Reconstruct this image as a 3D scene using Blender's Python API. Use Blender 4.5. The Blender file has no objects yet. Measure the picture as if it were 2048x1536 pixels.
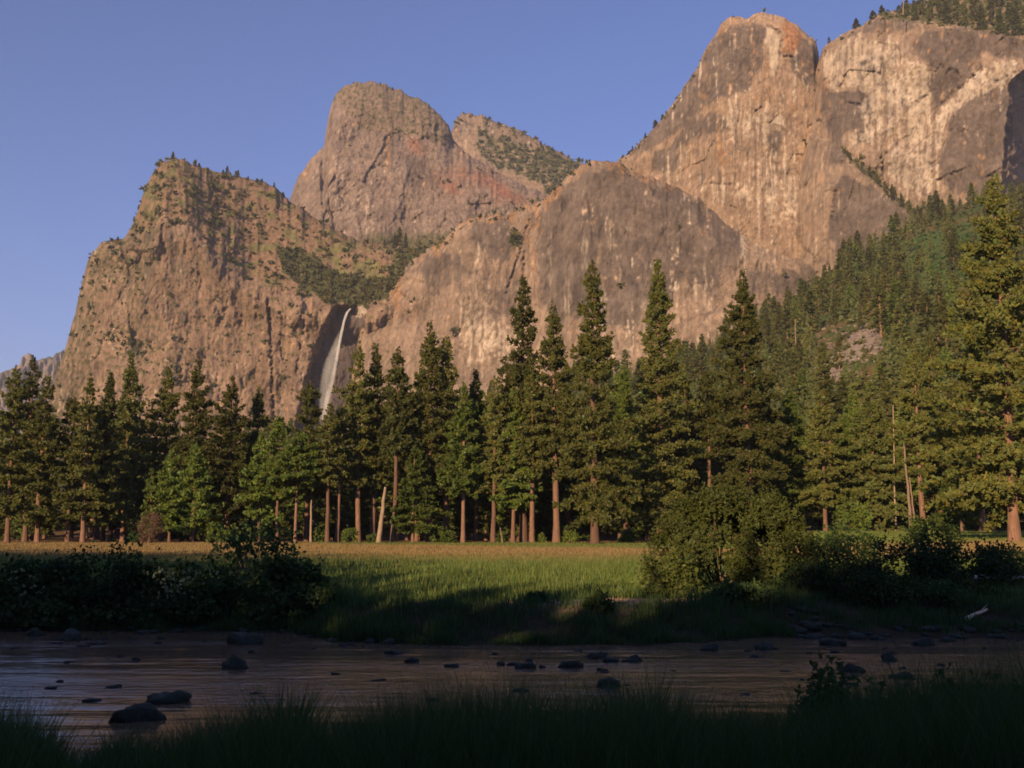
import bpy, math, random
import numpy as np
from mathutils import Vector

random.seed(7)
RNG = np.random.default_rng(7)
scene = bpy.context.scene
COL = scene.collection

# ------------------------------------------------------------------ camera, sky, sun, exposure
EYE = 4.5
F = 2162.0                      # focal length in pixels of the 2048 wide photograph
PITCH = math.atan((1058 - 768) / F)
CP, SP = math.cos(PITCH), math.sin(PITCH)
cam_data = bpy.data.cameras.new("camera")
cam = bpy.data.objects.new("camera", cam_data)
COL.objects.link(cam)
cam.location = (0, 0, EYE)
cam.rotation_euler = (math.pi / 2 + PITCH, 0, 0)
cam_data.sensor_width = 36.0
cam_data.lens = 36.0 * F / 2048.0
cam_data.clip_start = 0.5
cam_data.clip_end = 40000
cam_data.dof.use_dof = True
cam_data.dof.focus_distance = 400
cam_data.dof.aperture_fstop = 5.6
scene.camera = cam

HAZE = 6e-5
SUN_AZ, SUN_EL = math.radians(25), math.radians(14)      # light comes from behind the viewer, left
world = bpy.data.worlds.new("World")
scene.world = world
world.use_nodes = True
wn, wl = world.node_tree.nodes, world.node_tree.links
wn.clear()
w_sky = wn.new("ShaderNodeTexSky")
w_sky.sky_type = 'NISHITA'
w_sky.sun_disc = False
w_sky.sun_elevation = SUN_EL
w_sky.sun_rotation = math.pi + SUN_AZ
w_sky.altitude = 1200
w_sky.air_density = 1.0
w_sky.dust_density = 0.25
w_sky.ozone_density = 3.0
w_tint = wn.new("ShaderNodeMix")
w_tint.data_type = 'RGBA'
w_tint.blend_type = 'MULTIPLY'
w_tint.inputs[0].default_value = 1.0
w_tint.inputs[7].default_value = (1.0, 0.86, 1.10, 1)
w_bg = wn.new("ShaderNodeBackground")
w_bg.inputs[1].default_value = 0.097
w_out = wn.new("ShaderNodeOutputWorld")
wl.new(w_sky.outputs[0], w_tint.inputs[6])
wl.new(w_tint.outputs[2], w_bg.inputs[0])
wl.new(w_bg.outputs[0], w_out.inputs[0])

sun_data = bpy.data.lights.new("sun", 'SUN')
sun_data.energy = 5.0
sun_data.angle = math.radians(0.53)
sun_data.color = (1.0, 0.68, 0.37)
sun = bpy.data.objects.new("sun", sun_data)
COL.objects.link(sun)
SUND = Vector((math.sin(SUN_AZ) * math.cos(SUN_EL), math.cos(SUN_AZ) * math.cos(SUN_EL), -math.sin(SUN_EL)))
sun.rotation_euler = SUND.to_track_quat('-Z', 'Y').to_euler()
sun.location = (-100, -200, 80)

vs = scene.view_settings
vs.view_transform = 'Standard'
vs.look = 'None'
vs.gamma = 1.0
vs.exposure = 0.5
vs.use_curve_mapping = False
scene.render.engine = 'CYCLES'
scene.cycles.pixel_filter_type = 'BLACKMAN_HARRIS'
scene.cycles.filter_width = 1.7
scene.cycles.max_bounces = 8
scene.cycles.transparent_max_bounces = 12

# ------------------------------------------------------------------ numeric helpers
def ray(px, py):
    a = (np.asarray(px, float) - 1024) / F
    b = (768 - np.asarray(py, float)) / F
    return a, CP - b * SP, SP + b * CP

def PT(px, py, Y):
    """world point on the vertical plane at distance Y seen at photograph pixel (px, py)"""
    dx, dy, dz = ray(px, py)
    t = np.asarray(Y, float) / dy
    return np.stack(np.broadcast_arrays(dx * t, np.asarray(Y, float) + 0 * t, EYE + dz * t), -1)

def XAT(px, Y, z=2.0):
    return (px - 1024) / F * (Y * CP + (z - EYE) * SP)

def PXOF(X, Y, z):
    d = Y * CP + (z - EYE) * SP
    u = -Y * SP + (z - EYE) * CP
    return 1024 + F * X / d, 768 - F * u / d

def WATER(px, py, z=0.0):
    dx, dy, dz = ray(px, py)
    t = (z - EYE) / dz
    return float(dx * t), float(dy * t)

def _h(ix, iy, seed):
    n = (ix.astype(np.int64) * 374761393 + iy.astype(np.int64) * 668265263 + seed * 1442695041) & 0xffffffff
    n = ((n ^ (n >> 13)) * 1274126177) & 0xffffffff
    n = n ^ (n >> 16)
    return (n & 0xffff) / 65536.0

def perlin(x, y, seed=0):
    x, y = np.broadcast_arrays(np.asarray(x, float), np.asarray(y, float))
    x0, y0 = np.floor(x), np.floor(y)
    fx, fy = x - x0, y - y0
    u, v = fx * fx * fx * (fx * (fx * 6 - 15) + 10), fy * fy * fy * (fy * (fy * 6 - 15) + 10)
    def g(ox, oy):
        a = _h(x0 + ox, y0 + oy, seed) * 6.2831853
        return np.cos(a) * (fx - ox) + np.sin(a) * (fy - oy)
    n00, n10, n01, n11 = g(0, 0), g(1, 0), g(0, 1), g(1, 1)
    return (n00 * (1 - u) + n10 * u) * (1 - v) + (n01 * (1 - u) + n11 * u) * v * 1.0

def fbm(x, y, o=4, seed=0):
    s, a, f = 0, 1.0, 1.0
    for i in range(o):
        s = s + a * perlin(np.asarray(x) * f + 17.3 * i, np.asarray(y) * f - 9.1 * i, seed + i)
        a *= .5; f *= 2.03
    return s * 1.25

def ridged(x, y, o=3, seed=0):
    s, a, f = 0, 1.0, 1.0
    for i in range(o):
        s = s + a * (1 - 2.2 * np.abs(perlin(np.asarray(x) * f + 3.3 * i, np.asarray(y) * f, seed + i)))
        a *= .5; f *= 2.1
    return s * .6

def sstep(a, b, x):
    t = np.clip((np.asarray(x, float) - a) / (b - a), 0, 1)
    return t * t * (3 - 2 * t)

def lerp(a, b, t):
    t = np.asarray(t)[..., None]
    return np.asarray(a) * (1 - t) + np.asarray(b) * t

def inpoly(x, y, pts):
    inside = np.zeros(np.shape(x), bool)
    n = len(pts)
    for i in range(n):
        (xa, ya), (xb, yb) = pts[i], pts[(i + 1) % n]
        if ya == yb: continue
        c = ((ya > y) != (yb > y)) & (x < (xb - xa) * (y - ya) / (yb - ya) + xa)
        inside ^= c
    return inside.astype(float)

def blob(x, y, cx, cy, rx, ry, rot=0):
    c, s = math.cos(math.radians(rot)), math.sin(math.radians(rot))
    u, v = (x - cx) * c + (y - cy) * s, -(x - cx) * s + (y - cy) * c
    return np.exp(-((u / rx) ** 2 + (v / ry) ** 2))

def seg_dist(x, y, pts):
    d = np.full(np.shape(x), 1e9)
    for (xa, ya), (xb, yb) in zip(pts[:-1], pts[1:]):
        l2 = (xb - xa) ** 2 + (yb - ya) ** 2
        t = np.clip(((x - xa) * (xb - xa) + (y - ya) * (yb - ya)) / l2, 0, 1)
        d = np.minimum(d, np.hypot(x - xa - t * (xb - xa), y - ya - t * (yb - ya)))
    return d

def blur(m, kx=7, ky=7):
    m = np.asarray(m, float)
    for ax, k in ((1, kx), (0, ky)):
        pad = [(0, 0), (0, 0)]; pad[ax] = (k // 2 + 1, k // 2)
        c = np.cumsum(np.pad(m, pad, mode='edge'), axis=ax)
        m = (c[:, k:] - c[:, :-k]) / k if ax == 1 else (c[k:] - c[:-k]) / k
    return m

# ------------------------------------------------------------------ mesh helpers
def mesh_from(name, V, tris=None, quads=None, col=None, smooth=False):
    V = np.asarray(V, np.float32).reshape(-1, 3)
    me = bpy.data.meshes.new(name)
    lo, st = [], []
    nt = 0 if tris is None else len(tris)
    nq = 0 if quads is None else len(quads)
    if nt: lo.append(np.asarray(tris, np.int32).ravel())
    if nq: lo.append(np.asarray(quads, np.int32).ravel())
    loops = np.concatenate(lo)
    starts = np.concatenate([np.arange(nt) * 3, nt * 3 + np.arange(nq) * 4]).astype(np.int32)
    me.vertices.add(len(V)); me.vertices.foreach_set("co", V.ravel())
    me.loops.add(len(loops)); me.loops.foreach_set("vertex_index", loops)
    me.polygons.add(nt + nq); me.polygons.foreach_set("loop_start", starts)
    if smooth: me.polygons.foreach_set("use_smooth", np.ones(nt + nq, bool))
    me.update(calc_edges=True)
    if col is not None:
        a = me.attributes.new("Col", 'FLOAT_COLOR', 'POINT')
        c = np.ones((len(V), 4), np.float32)
        c[:, :3] = np.broadcast_to(col, (len(V), 3))
        a.data.foreach_set("color", c.ravel())
    me.validate()
    return me

def link(name, me, mat, parent=None, loc=None):
    o = bpy.data.objects.new(name, me)
    if mat is not None and me is not None and not me.materials: me.materials.append(mat)
    COL.objects.link(o)
    if parent is not None: o.parent = parent
    if loc is not None: o.location = loc
    return o

def tag(o, label=None, cat=None, group=None, kind=None):
    if label: o["label"] = label
    if cat: o["category"] = cat
    if group: o["group"] = group
    if kind: o["kind"] = kind
    return o

def root(name, loc, label, cat, group=None, rz=0.0, sc=1.0):
    o = bpy.data.objects.new(name, None)
    COL.objects.link(o)
    o.location = loc; o.rotation_euler = (0, 0, rz); o.scale = (sc, sc, sc)
    o.empty_display_size = .3
    return tag(o, label, cat, group)

def dup(src, loc, rz, sc, label, cat, group, name=None):
    r = root(name or src.name.split('.')[0], loc, label, cat, group, rz, 1.0)
    r.scale = sc if hasattr(sc, '__len__') else (sc, sc, sc)
    for ch in src.children:
        c = ch.copy(); COL.objects.link(c); c.parent = r
    return r

def grid_quads(nr, nc, off=0):
    i = np.arange(nr * nc).reshape(nr, nc) + off
    return np.stack([i[:-1, :-1], i[:-1, 1:], i[1:, 1:], i[1:, :-1]], -1).reshape(-1, 4)

def tube(pts, radii, n=7, jit=0, rng=RNG):
    """rings round a path, closed at the tip -> V, quads"""
    pts = np.asarray(pts, float); m = len(pts)
    tang = np.gradient(pts, axis=0)
    tang /= np.linalg.norm(tang, axis=1)[:, None] + 1e-9
    ref = np.array([0, 0, 1.0]) if abs(tang[0][2]) < .8 else np.array([1.0, 0, 0])
    V = []
    for k in range(m):
        a = np.cross(tang[k], ref); a /= np.linalg.norm(a) + 1e-9
        b = np.cross(tang[k], a)
        th = np.arange(n) / n * 2 * np.pi
        r = radii[k] * (1 + jit * rng.uniform(-1, 1, n))
        V.append(pts[k] + (np.cos(th) * r)[:, None] * a + (np.sin(th) * r)[:, None] * b)
    V = np.concatenate(V)
    q = []
    for k in range(m - 1):
        i = np.arange(n); j = (i + 1) % n
        q.append(np.stack([k * n + i, k * n + j, (k + 1) * n + j, (k + 1) * n + i], -1))
    return V, np.concatenate(q)

class MB:
    def __init__(s): s.V, s.T, s.Q, s.C, s.n = [], [], [], [], 0
    def add(s, V, tris=None, quads=None, col=(1, 1, 1)):
        V = np.asarray(V).reshape(-1, 3)
        s.V.append(V); s.C.append(np.broadcast_to(col, (len(V), 3)))
        if tris is not None and len(tris): s.T.append(np.asarray(tris) + s.n)
        if quads is not None and len(quads): s.Q.append(np.asarray(quads) + s.n)
        s.n += len(V)
    def mesh(s, name, smooth=False):
        return mesh_from(name, np.concatenate(s.V), np.concatenate(s.T) if s.T else None,
                         np.concatenate(s.Q) if s.Q else None, np.concatenate(s.C), smooth)

def tri_spray(centers, size, dirs=None, k=6, spread=1.0, width=.35, rng=RNG, flat=1.0, face=None):
    """k slim triangles leaving each centre -> V (n*k*3), tris"""
    n = len(centers)
    d = rng.normal(size=(n, k, 3))
    d[..., 2] *= flat
    d /= np.linalg.norm(d, axis=-1, keepdims=True)
    if dirs is not None:
        d = d * spread + dirs[:, None, :]
        d /= np.linalg.norm(d, axis=-1, keepdims=True)
    L = np.broadcast_to(np.asarray(size).reshape(-1, 1), (n, k)) * rng.uniform(.6, 1.2, (n, k))
    nr = rng.normal(size=(n, k, 3))
    if face is not None: nr = nr * .4 + face[:, None, :]
    s = np.cross(d, nr)
    s /= np.linalg.norm(s, axis=-1, keepdims=True) + 1e-9
    c = centers[:, None, :]
    a = c - d * (L * .25)[..., None]
    p1 = c + d * (L * .35)[..., None] + s * (L * width)[..., None]
    p2 = c + d * (L * .35)[..., None] - s * (L * width)[..., None]
    p3 = c + d * L[..., None]
    V = np.stack([a, p1, p3, p2], 2).reshape(-1, 3)
    m = n * k
    q = np.arange(m * 4).reshape(m, 4)
    return V, q

def tri_fan(centers, size, dirs, k, spread, width, rng, flat=1.0, face=None):
    """k single wedges per centre, half of them widening outwards -> V (n*k*3), tris"""
    n = len(centers)
    d = rng.normal(size=(n, k, 3)); d[..., 2] *= flat
    d /= np.linalg.norm(d, axis=-1, keepdims=True)
    d = d * spread + dirs[:, None, :]
    d /= np.linalg.norm(d, axis=-1, keepdims=True)
    L = (np.asarray(size)[:, None] * rng.uniform(.6, 1.25, (n, k)))[..., None]
    nr = rng.normal(size=(n, k, 3))
    if face is not None: nr = nr * .55 + face[:, None, :]
    w = np.cross(d, nr)
    w /= np.linalg.norm(w, axis=-1, keepdims=True) + 1e-9
    c = centers[:, None, :]
    f = np.where(rng.uniform(0, 1, (n, k, 1)) < .5, 1.0, 0.0)
    tip = c + d * L * (.95 - 1.2 * f)
    e = c + d * L * (-.2 + 1.05 * f)
    V = np.stack([tip, e + w * L * width, e - w * L * width], 2).reshape(-1, 3)
    return V, np.arange(n * k * 3).reshape(-1, 3)

# ------------------------------------------------------------------ materials
def new_mat(name):
    m = bpy.data.materials.new(name); m.use_nodes = True
    nt = m.node_tree; nt.nodes.clear()
    return m, nt.nodes, nt.links

def N(nodes, t, **kw):
    n = nodes.new(t)
    for k, v in kw.items():
        if k == 'inp':
            for i, val in v.items(): n.inputs[i].default_value = val
        else: setattr(n, k, v)
    return n

def mat_foliage(name, base, var=.35, trans=.25, rough=.75):
    m, n, l = new_mat(name)
    at = N(n, "ShaderNodeAttribute", attribute_name="Col")
    oi = N(n, "ShaderNodeObjectInfo")
    mr = N(n, "ShaderNodeMapRange", inp={3: 1 - var, 4: 1 + var})
    l.new(oi.outputs["Random"], mr.inputs[0])
    mul = N(n, "ShaderNodeMix", data_type='RGBA', blend_type='MULTIPLY', inp={0: 1.0})
    mul.inputs[6].default_value = (*base, 1)
    l.new(at.outputs[0], mul.inputs[7])
    vm = N(n, "ShaderNodeVectorMath", operation='SCALE')
    l.new(mul.outputs[2], vm.inputs[0]); l.new(mr.outputs[0], vm.inputs[3])
    d = N(n, "ShaderNodeBsdfDiffuse", inp={1: .5}); t = N(n, "ShaderNodeBsdfTranslucent")
    g = N(n, "ShaderNodeBsdfGlossy", inp={1: .55}); g.inputs[0].default_value = (1, 1, 1, 1)
    l.new(vm.outputs[0], d.inputs[0]); l.new(vm.outputs[0], t.inputs[0])
    mx = N(n, "ShaderNodeMixShader", inp={0: trans})
    l.new(d.outputs[0], mx.inputs[1]); l.new(t.outputs[0], mx.inputs[2])
    mx2 = N(n, "ShaderNodeMixShader", inp={0: .015})
    l.new(mx.outputs[0], mx2.inputs[1]); l.new(g.outputs[0], mx2.inputs[2])
    o = N(n, "ShaderNodeOutputMaterial"); l.new(mx2.outputs[0], o.inputs[0])
    return m

def mat_rock(name, scale=1.0, bump=4.0, streak=True, rough=.92):
    """Col attribute broken up by streaks, blotches and grain (object coordinates, metres)"""
    m, n, l = new_mat(name)
    at = N(n, "ShaderNodeAttribute", attribute_name="Col")
    tc = N(n, "ShaderNodeTexCoord")
    def noise(sc, detail, vec):
        mp = N(n, "ShaderNodeMapping"); mp.inputs[3].default_value = vec
        l.new(tc.outputs["Object"], mp.inputs[0])
        t = N(n, "ShaderNodeTexNoise", inp={2: sc, 3: detail, 4: .6}); l.new(mp.outputs[0], t.inputs[0])
        return t
    n1 = noise(.11 * scale, 5, (1, 1, .09 if streak else 1))
    n2 = noise(.05 * scale, 7, (1, 1, .7))
    n3 = noise(.5 * scale, 4, (1, 1, .5))
    def rng(src, lo, hi):
        r = N(n, "ShaderNodeMapRange", inp={1: .3, 2: .7, 3: lo, 4: hi}); l.new(src.outputs[0], r.inputs[0]); return r
    r1, r2, r3 = rng(n1, .74, 1.26), rng(n2, .82, 1.18), rng(n3, .85, 1.15)
    m1 = N(n, "ShaderNodeMath", operation='MULTIPLY'); l.new(r1.outputs[0], m1.inputs[0]); l.new(r2.outputs[0], m1.inputs[1])
    m2 = N(n, "ShaderNodeMath", operation='MULTIPLY'); l.new(m1.outputs[0], m2.inputs[0]); l.new(r3.outputs[0], m2.inputs[1])
    vm = N(n, "ShaderNodeVectorMath", operation='SCALE')
    l.new(at.outputs[0], vm.inputs[0]); l.new(m2.outputs[0], vm.inputs[3])
    ad = N(n, "ShaderNodeMath", operation='ADD'); l.new(n1.outputs[0], ad.inputs[0]); l.new(n2.outputs[0], ad.inputs[1])
    bp = N(n, "ShaderNodeBump", inp={0: .8, 1: bump}); l.new(ad.outputs[0], bp.inputs["Height"])
    b = N(n, "ShaderNodeBsdfDiffuse", inp={1: .6})
    l.new(vm.outputs[0], b.inputs[0]); l.new(bp.outputs[0], b.inputs["Normal"])
    o = N(n, "ShaderNodeOutputMaterial"); l.new(b.outputs[0], o.inputs[0])
    return m

def mat_bark(name, c1, c2):
    m, n, l = new_mat(name)
    tc = N(n, "ShaderNodeTexCoord"); oi = N(n, "ShaderNodeObjectInfo")
    mp = N(n, "ShaderNodeMapping"); mp.inputs[3].default_value = (5, 5, .8); l.new(tc.outputs["Object"], mp.inputs[0])
    t = N(n, "ShaderNodeTexNoise", inp={2: 1.0, 3: 5, 4: .65}); l.new(mp.outputs[0], t.inputs[0])
    cr = N(n, "ShaderNodeValToRGB")
    cr.color_ramp.elements[0].position = .35; cr.color_ramp.elements[1].position = .65
    cr.color_ramp.elements[0].color = (*c1, 1); cr.color_ramp.elements[1].color = (*c2, 1)
    l.new(t.outputs[0], cr.inputs[0])
    mr = N(n, "ShaderNodeMapRange", inp={3: .65, 4: 1.25}); l.new(oi.outputs["Random"], mr.inputs[0])
    vm = N(n, "ShaderNodeVectorMath", operation='SCALE'); l.new(cr.outputs[0], vm.inputs[0]); l.new(mr.outputs[0], vm.inputs[3])
    bp = N(n, "ShaderNodeBump", inp={0: .9, 1: .15}); l.new(t.outputs[0], bp.inputs["Height"])
    b = N(n, "ShaderNodeBsdfPrincipled", inp={"Roughness": .9}); l.new(vm.outputs[0], b.inputs[0]); l.new(bp.outputs[0], b.inputs["Normal"])
    o = N(n, "ShaderNodeOutputMaterial"); l.new(b.outputs[0], o.inputs[0])
    return m

def mat_col(name, rough=.9, spec=.3, bump=0.0, bscale=8.0):
    m, n, l = new_mat(name)
    at = N(n, "ShaderNodeAttribute", attribute_name="Col")
    tc = N(n, "ShaderNodeTexCoord")
    t = N(n, "ShaderNodeTexNoise", inp={2: bscale, 3: 6, 4: .6}); l.new(tc.outputs["Object"], t.inputs[0])
    mr = N(n, "ShaderNodeMapRange", inp={1: .3, 2: .7, 3: .65, 4: 1.35}); l.new(t.outputs[0], mr.inputs[0])
    vm = N(n, "ShaderNodeVectorMath", operation='SCALE'); l.new(at.outputs[0], vm.inputs[0]); l.new(mr.outputs[0], vm.inputs[3])
    b = N(n, "ShaderNodeBsdfPrincipled", inp={"Roughness": rough, "Specular IOR Level": spec})
    l.new(vm.outputs[0], b.inputs[0])
    if bump:
        bp = N(n, "ShaderNodeBump", inp={0: .8, 1: bump}); l.new(t.outputs[0], bp.inputs["Height"]); l.new(bp.outputs[0], b.inputs["Normal"])
    o = N(n, "ShaderNodeOutputMaterial"); l.new(b.outputs[0], o.inputs[0])
    return m

def mat_water():
    m, n, l = new_mat("river_water")
    tc = N(n, "ShaderNodeTexCoord")
    def noise(vec, sc, det):
        mp = N(n, "ShaderNodeMapping"); mp.inputs[3].default_value = vec; l.new(tc.outputs["Object"], mp.inputs[0])
        t = N(n, "ShaderNodeTexNoise", inp={2: sc, 3: det, 4: .6}); l.new(mp.outputs[0], t.inputs[0]); return t
    a = noise((.55, 1.0, 1), 2.6, 4)
    c = noise((.16, 1.0, 1), .9, 3)
    g = noise((.05, .35, 1), .6, 3)
    r = N(n, "ShaderNodeMapRange", inp={1: .38, 2: .62, 3: .2, 4: 1.25}); l.new(g.outputs[0], r.inputs[0])
    m1 = N(n, "ShaderNodeMath", operation='MULTIPLY'); l.new(a.outputs[0], m1.inputs[0]); l.new(r.outputs[0], m1.inputs[1])
    ad = N(n, "ShaderNodeMath", operation='MULTIPLY_ADD', inp={1: 1.1}); l.new(c.outputs[0], ad.inputs[0]); l.new(m1.outputs[0], ad.inputs[2])
    bp = N(n, "ShaderNodeBump", inp={0: 1.0, 1: .055}); l.new(ad.outputs[0], bp.inputs["Height"])
    b = N(n, "ShaderNodeBsdfPrincipled", inp={"Roughness": .12, "IOR": 1.333})
    b.inputs[0].default_value = (.13, .088, .056, 1)
    l.new(bp.outputs[0], b.inputs["Normal"])
    o = N(n, "ShaderNodeOutputMaterial"); l.new(b.outputs[0], o.inputs[0])
    return m

def mat_fall():
    m, n, l = new_mat("falling_water")
    at = N(n, "ShaderNodeAttribute", attribute_name="Col")
    sp = N(n, "ShaderNodeSeparateColor"); l.new(at.outputs[0], sp.inputs[0])
    tc = N(n, "ShaderNodeTexCoord")
    mp = N(n, "ShaderNodeMapping"); mp.inputs[3].default_value = (.9, .9, .05); l.new(tc.outputs["Object"], mp.inputs[0])
    t = N(n, "ShaderNodeTexNoise", inp={2: .6, 3: 5, 4: .65}); l.new(mp.outputs[0], t.inputs[0])
    r = N(n, "ShaderNodeMapRange", inp={1: .3, 2: .62, 3: .35, 4: 1.0}); l.new(t.outputs[0], r.inputs[0])
    mu = N(n, "ShaderNodeMath", operation='MULTIPLY'); l.new(r.outputs[0], mu.inputs[0]); l.new(sp.outputs[0], mu.inputs[1])
    d = N(n, "ShaderNodeBsdfDiffuse"); d.inputs[0].default_value = (.75, .77, .8, 1)
    tr = N(n, "ShaderNodeBsdfTransparent")
    mx = N(n, "ShaderNodeMixShader"); l.new(mu.outputs[0], mx.inputs[0]); l.new(tr.outputs[0], mx.inputs[1]); l.new(d.outputs[0], mx.inputs[2])
    o = N(n, "ShaderNodeOutputMaterial"); l.new(mx.outputs[0], o.inputs[0])
    return m

M_ROCK = mat_rock("granite")
M_GROUND = mat_rock("ground_soil", scale=6.0, bump=.15, streak=False)
M_PINE = mat_foliage("pine_needles", (.128, .140, .036), trans=.42)
M_CEDAR = mat_foliage("cedar_leaves", (.128, .178, .036), trans=.45)
M_FIR = mat_foliage("fir_needles", (.108, .125, .036), trans=.4)
M_SCRUB = mat_foliage("chaparral_leaves", (.10, .105, .036), var=.1)
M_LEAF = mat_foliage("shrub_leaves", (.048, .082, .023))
M_WILLOW = mat_foliage("willow_leaves", (.105, .132, .03), trans=.38)
M_GRASS = mat_foliage("grass_blades", (1, 1, 1), var=0, trans=.3)
M_TWIG = mat_foliage("bare_twigs", (.20, .12, .085), trans=.1)
M_BARK = mat_bark("pine_bark", (.11, .06, .042), (.215, .12, .08))
M_DEAD = mat_bark("dead_wood", (.17, .12, .08), (.33, .24, .17))
M_STEM = mat_bark("shrub_stem", (.07, .05, .035), (.14, .10, .07))
M_STONE = mat_col("river_stone", rough=.75, bump=.06, bscale=5)
M_LOG = mat_col("bleached_log", rough=.8, bump=.03, bscale=9)
M_WATER = mat_water()
M_FALL = mat_fall()

# ------------------------------------------------------------------ terrain
FAR_EDGE = ([-400, -60, -25, -10, -7, -4, 5, 8, 11, 22, 60, 400], [52, 51, 49.3, 48.6, 44.5, 43.2, 43.2, 44.5, 46.3, 45.0, 44, 44])
YFOOT = ([-600, 0, 500, 800, 1000, 1200, 1400, 1550, 1700, 1850, 2000, 2300, 2800], [930, 920, 890, 845, 805, 765, 715, 625, 520, 430, 380, 320, 300])
Y_HILL0, Y_HILL1 = 320.0, 1350.0

def far_edge(X): return np.interp(X, *FAR_EDGE) + .5 * perlin(np.asarray(X) * .35, 3.1, 5)
def near_edge(X): return 20.8 + .9 * perlin(np.asarray(X) * .22, 8.7, 6)

def ground_z(X, Y):
    X, Y = np.broadcast_arrays(np.asarray(X, float), np.asarray(Y, float))
    fe, ne = far_edge(X), near_edge(X)
    d = Y - fe
    soft = sstep(12, 20, X)                      # gravel bar on the right of the far bank
    z_far = (1.25 * sstep(0, 4.5 + 3 * soft, d) + .55 * sstep(4, 24, d))
    z_far = z_far + 2.3 * sstep(28, 66, X) * sstep(90, 215, Y)
    z_far = z_far + (.07 * fbm(X * .4, Y * .4, 3, 11) + .12 * perlin(X * .06, Y * .06, 15)) * sstep(0, 6, d)
    px = 1024 + F * X / np.maximum(Y, 50)
    zf = (1058 - np.interp(px, *YFOOT)) / F * Y_HILL1
    t = np.clip((Y - Y_HILL0) / (Y_HILL1 - Y_HILL0), 0, 1)
    z_far = z_far + zf * t ** 1.12 + 6 * t * fbm(X * .012, Y * .012, 4, 21)
    dn = ne - Y
    z_near = np.where(dn > 0, .8 * sstep(0, 5, dn) + .65 * sstep(4, 10, dn) + 1.4 * sstep(8, 22, dn) + .08 * perlin(X * .7, Y * .7, 4), 0)
    wet = (d < 0) & (dn < 0)
    depth = -.55 * sstep(0, 3, np.minimum(-d, -dn))
    return np.where(wet, depth, np.where(d >= 0, z_far, z_near))

def gz(X, Y): return float(ground_z(X, Y))

def build_ground():
    rows = np.concatenate([np.linspace(-160, 0, 30)[:-1], np.linspace(0, 60, 110)[:-1], np.linspace(60, 330, 100)[:-1],
                           np.linspace(330, 1400, 90)[:-1], np.geomspace(1400, 9000, 24)])
    s = np.sign(np.linspace(-1, 1, 240)) * np.abs(np.linspace(-1, 1, 240)) ** 1.25
    Yg, Sg = np.meshgrid(rows, s, indexing='ij')
    half = np.maximum(120, np.abs(Yg) * .78)
    Xg = Sg * half
    Z = ground_z(Xg, Yg)
    V = np.stack([Xg, Yg, Z], -1).reshape(-1, 3)
    # ground cover colours
    n1 = fbm(Xg * .15, Yg * .05, 4, 31); n2 = fbm(Xg * .02, Yg * .02, 3, 37)
    d = Yg - far_edge(Xg)
    mud = np.array([.05, .04, .027]); sand = np.array([.32, .22, .16]); gold = np.array([.22, .155, .065])
    green = np.array([.10, .135, .032]); floor = np.array([.10, .065, .038]); talus = np.array([.18, .15, .135]); brush = np.array([.048, .066, .026])
    C = np.broadcast_to(mud, V.reshape(Xg.shape + (3,)).shape).copy()
    C = lerp(C, green, sstep(5.5, 9, d + 1.5 * n1))
    sb = blob(Xg, d, 4.2, 6.2, 4.2, 2.0) + .8 * blob(Xg, d, 8.0, 6.5, 3, 1.4)
    C = lerp(C, sand, np.clip(sb * 1.6 + .3 * n1, 0, 1) * (sb > .08))
    C = lerp(C, gold, sstep(76, 104, Yg + 14 * n1 - .05 * Xg) * (1 - sstep(164, 180, Yg + 6 * n1 + .8 * np.minimum(Xg, 25)) * sstep(-55, -28, Xg)))
    C = lerp(C, floor, sstep(217, 224, Yg + 2 * n1))
    C = lerp(C, lerp(brush, floor, sstep(-.2, .4, n2)), sstep(320, 420, Yg))
    C = lerp(C, np.array([.04, .035, .02]), (Yg < near_edge(Xg)) * 1.0)
    px, py = PXOF(Xg, np.maximum(Yg, 10), Z)
    wx, wy = px + 14 * n1, py + 10 * n2
    tal = inpoly(wx, wy, [(1640, 735), (1665, 715), (1690, 690), (1705, 655), (1735, 655), (1760, 670), (1745, 700), (1700, 722), (1680, 760), (1655, 765)])
    tal = np.maximum(tal, inpoly(wx, wy, [(280, 770), (330, 770), (345, 840), (300, 850)])) * (Yg > 330)
    C = lerp(C, talus, tal)
    C = lerp(C, np.array([.048, .078, .028]), blur(inpoly(wx, wy, [(1800, 480), (1990, 440), (2010, 540), (1900, 590), (1790, 560)]) * (Yg > 500), 5, 5) * sstep(-.4, .3, n1 + n2))
    me = mesh_from("ground", V, quads=grid_quads(len(rows), len(s)), col=C.reshape(-1, 3), smooth=True)
    o = link("ground", me, M_GROUND)
    tag(o, "grassy valley floor with meadow, river banks and talus slope", None, None, "structure")
build_ground()

def build_river():
    xs = np.linspace(-110, 110, 401); ys = np.linspace(17, 55, 127)
    Yg, Xg = np.meshgrid(ys, xs, indexing='ij')
    Z = .02 * fbm(Xg * .5, Yg * 1.1, 4, 51) + .02 * perlin(Xg * .09, Yg * .45, 55)
    V = np.stack([Xg, Yg, Z], -1)
    me = mesh_from("river", V, quads=grid_quads(len(ys), len(xs)), smooth=True)
    tag(link("river", me, M_WATER), "shallow rippled river reflecting the cliffs and the sky", None, None, "structure")
build_river()

# ------------------------------------------------------------------ mountains
TAN = np.array([.25, .19, .147]); GREY = np.array([.118, .098, .086]); PALE = np.array([.42, .36, .295])
ORANGE = np.array([.285, .165, .082]); RED = np.array([.25, .115, .08]); BROWN = np.array([.185, .138, .10])
DARK = np.array([.065, .053, .055]); OLIVE = np.array([.115, .11, .05]); GREEN = np.array([.06, .07, .028])

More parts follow.
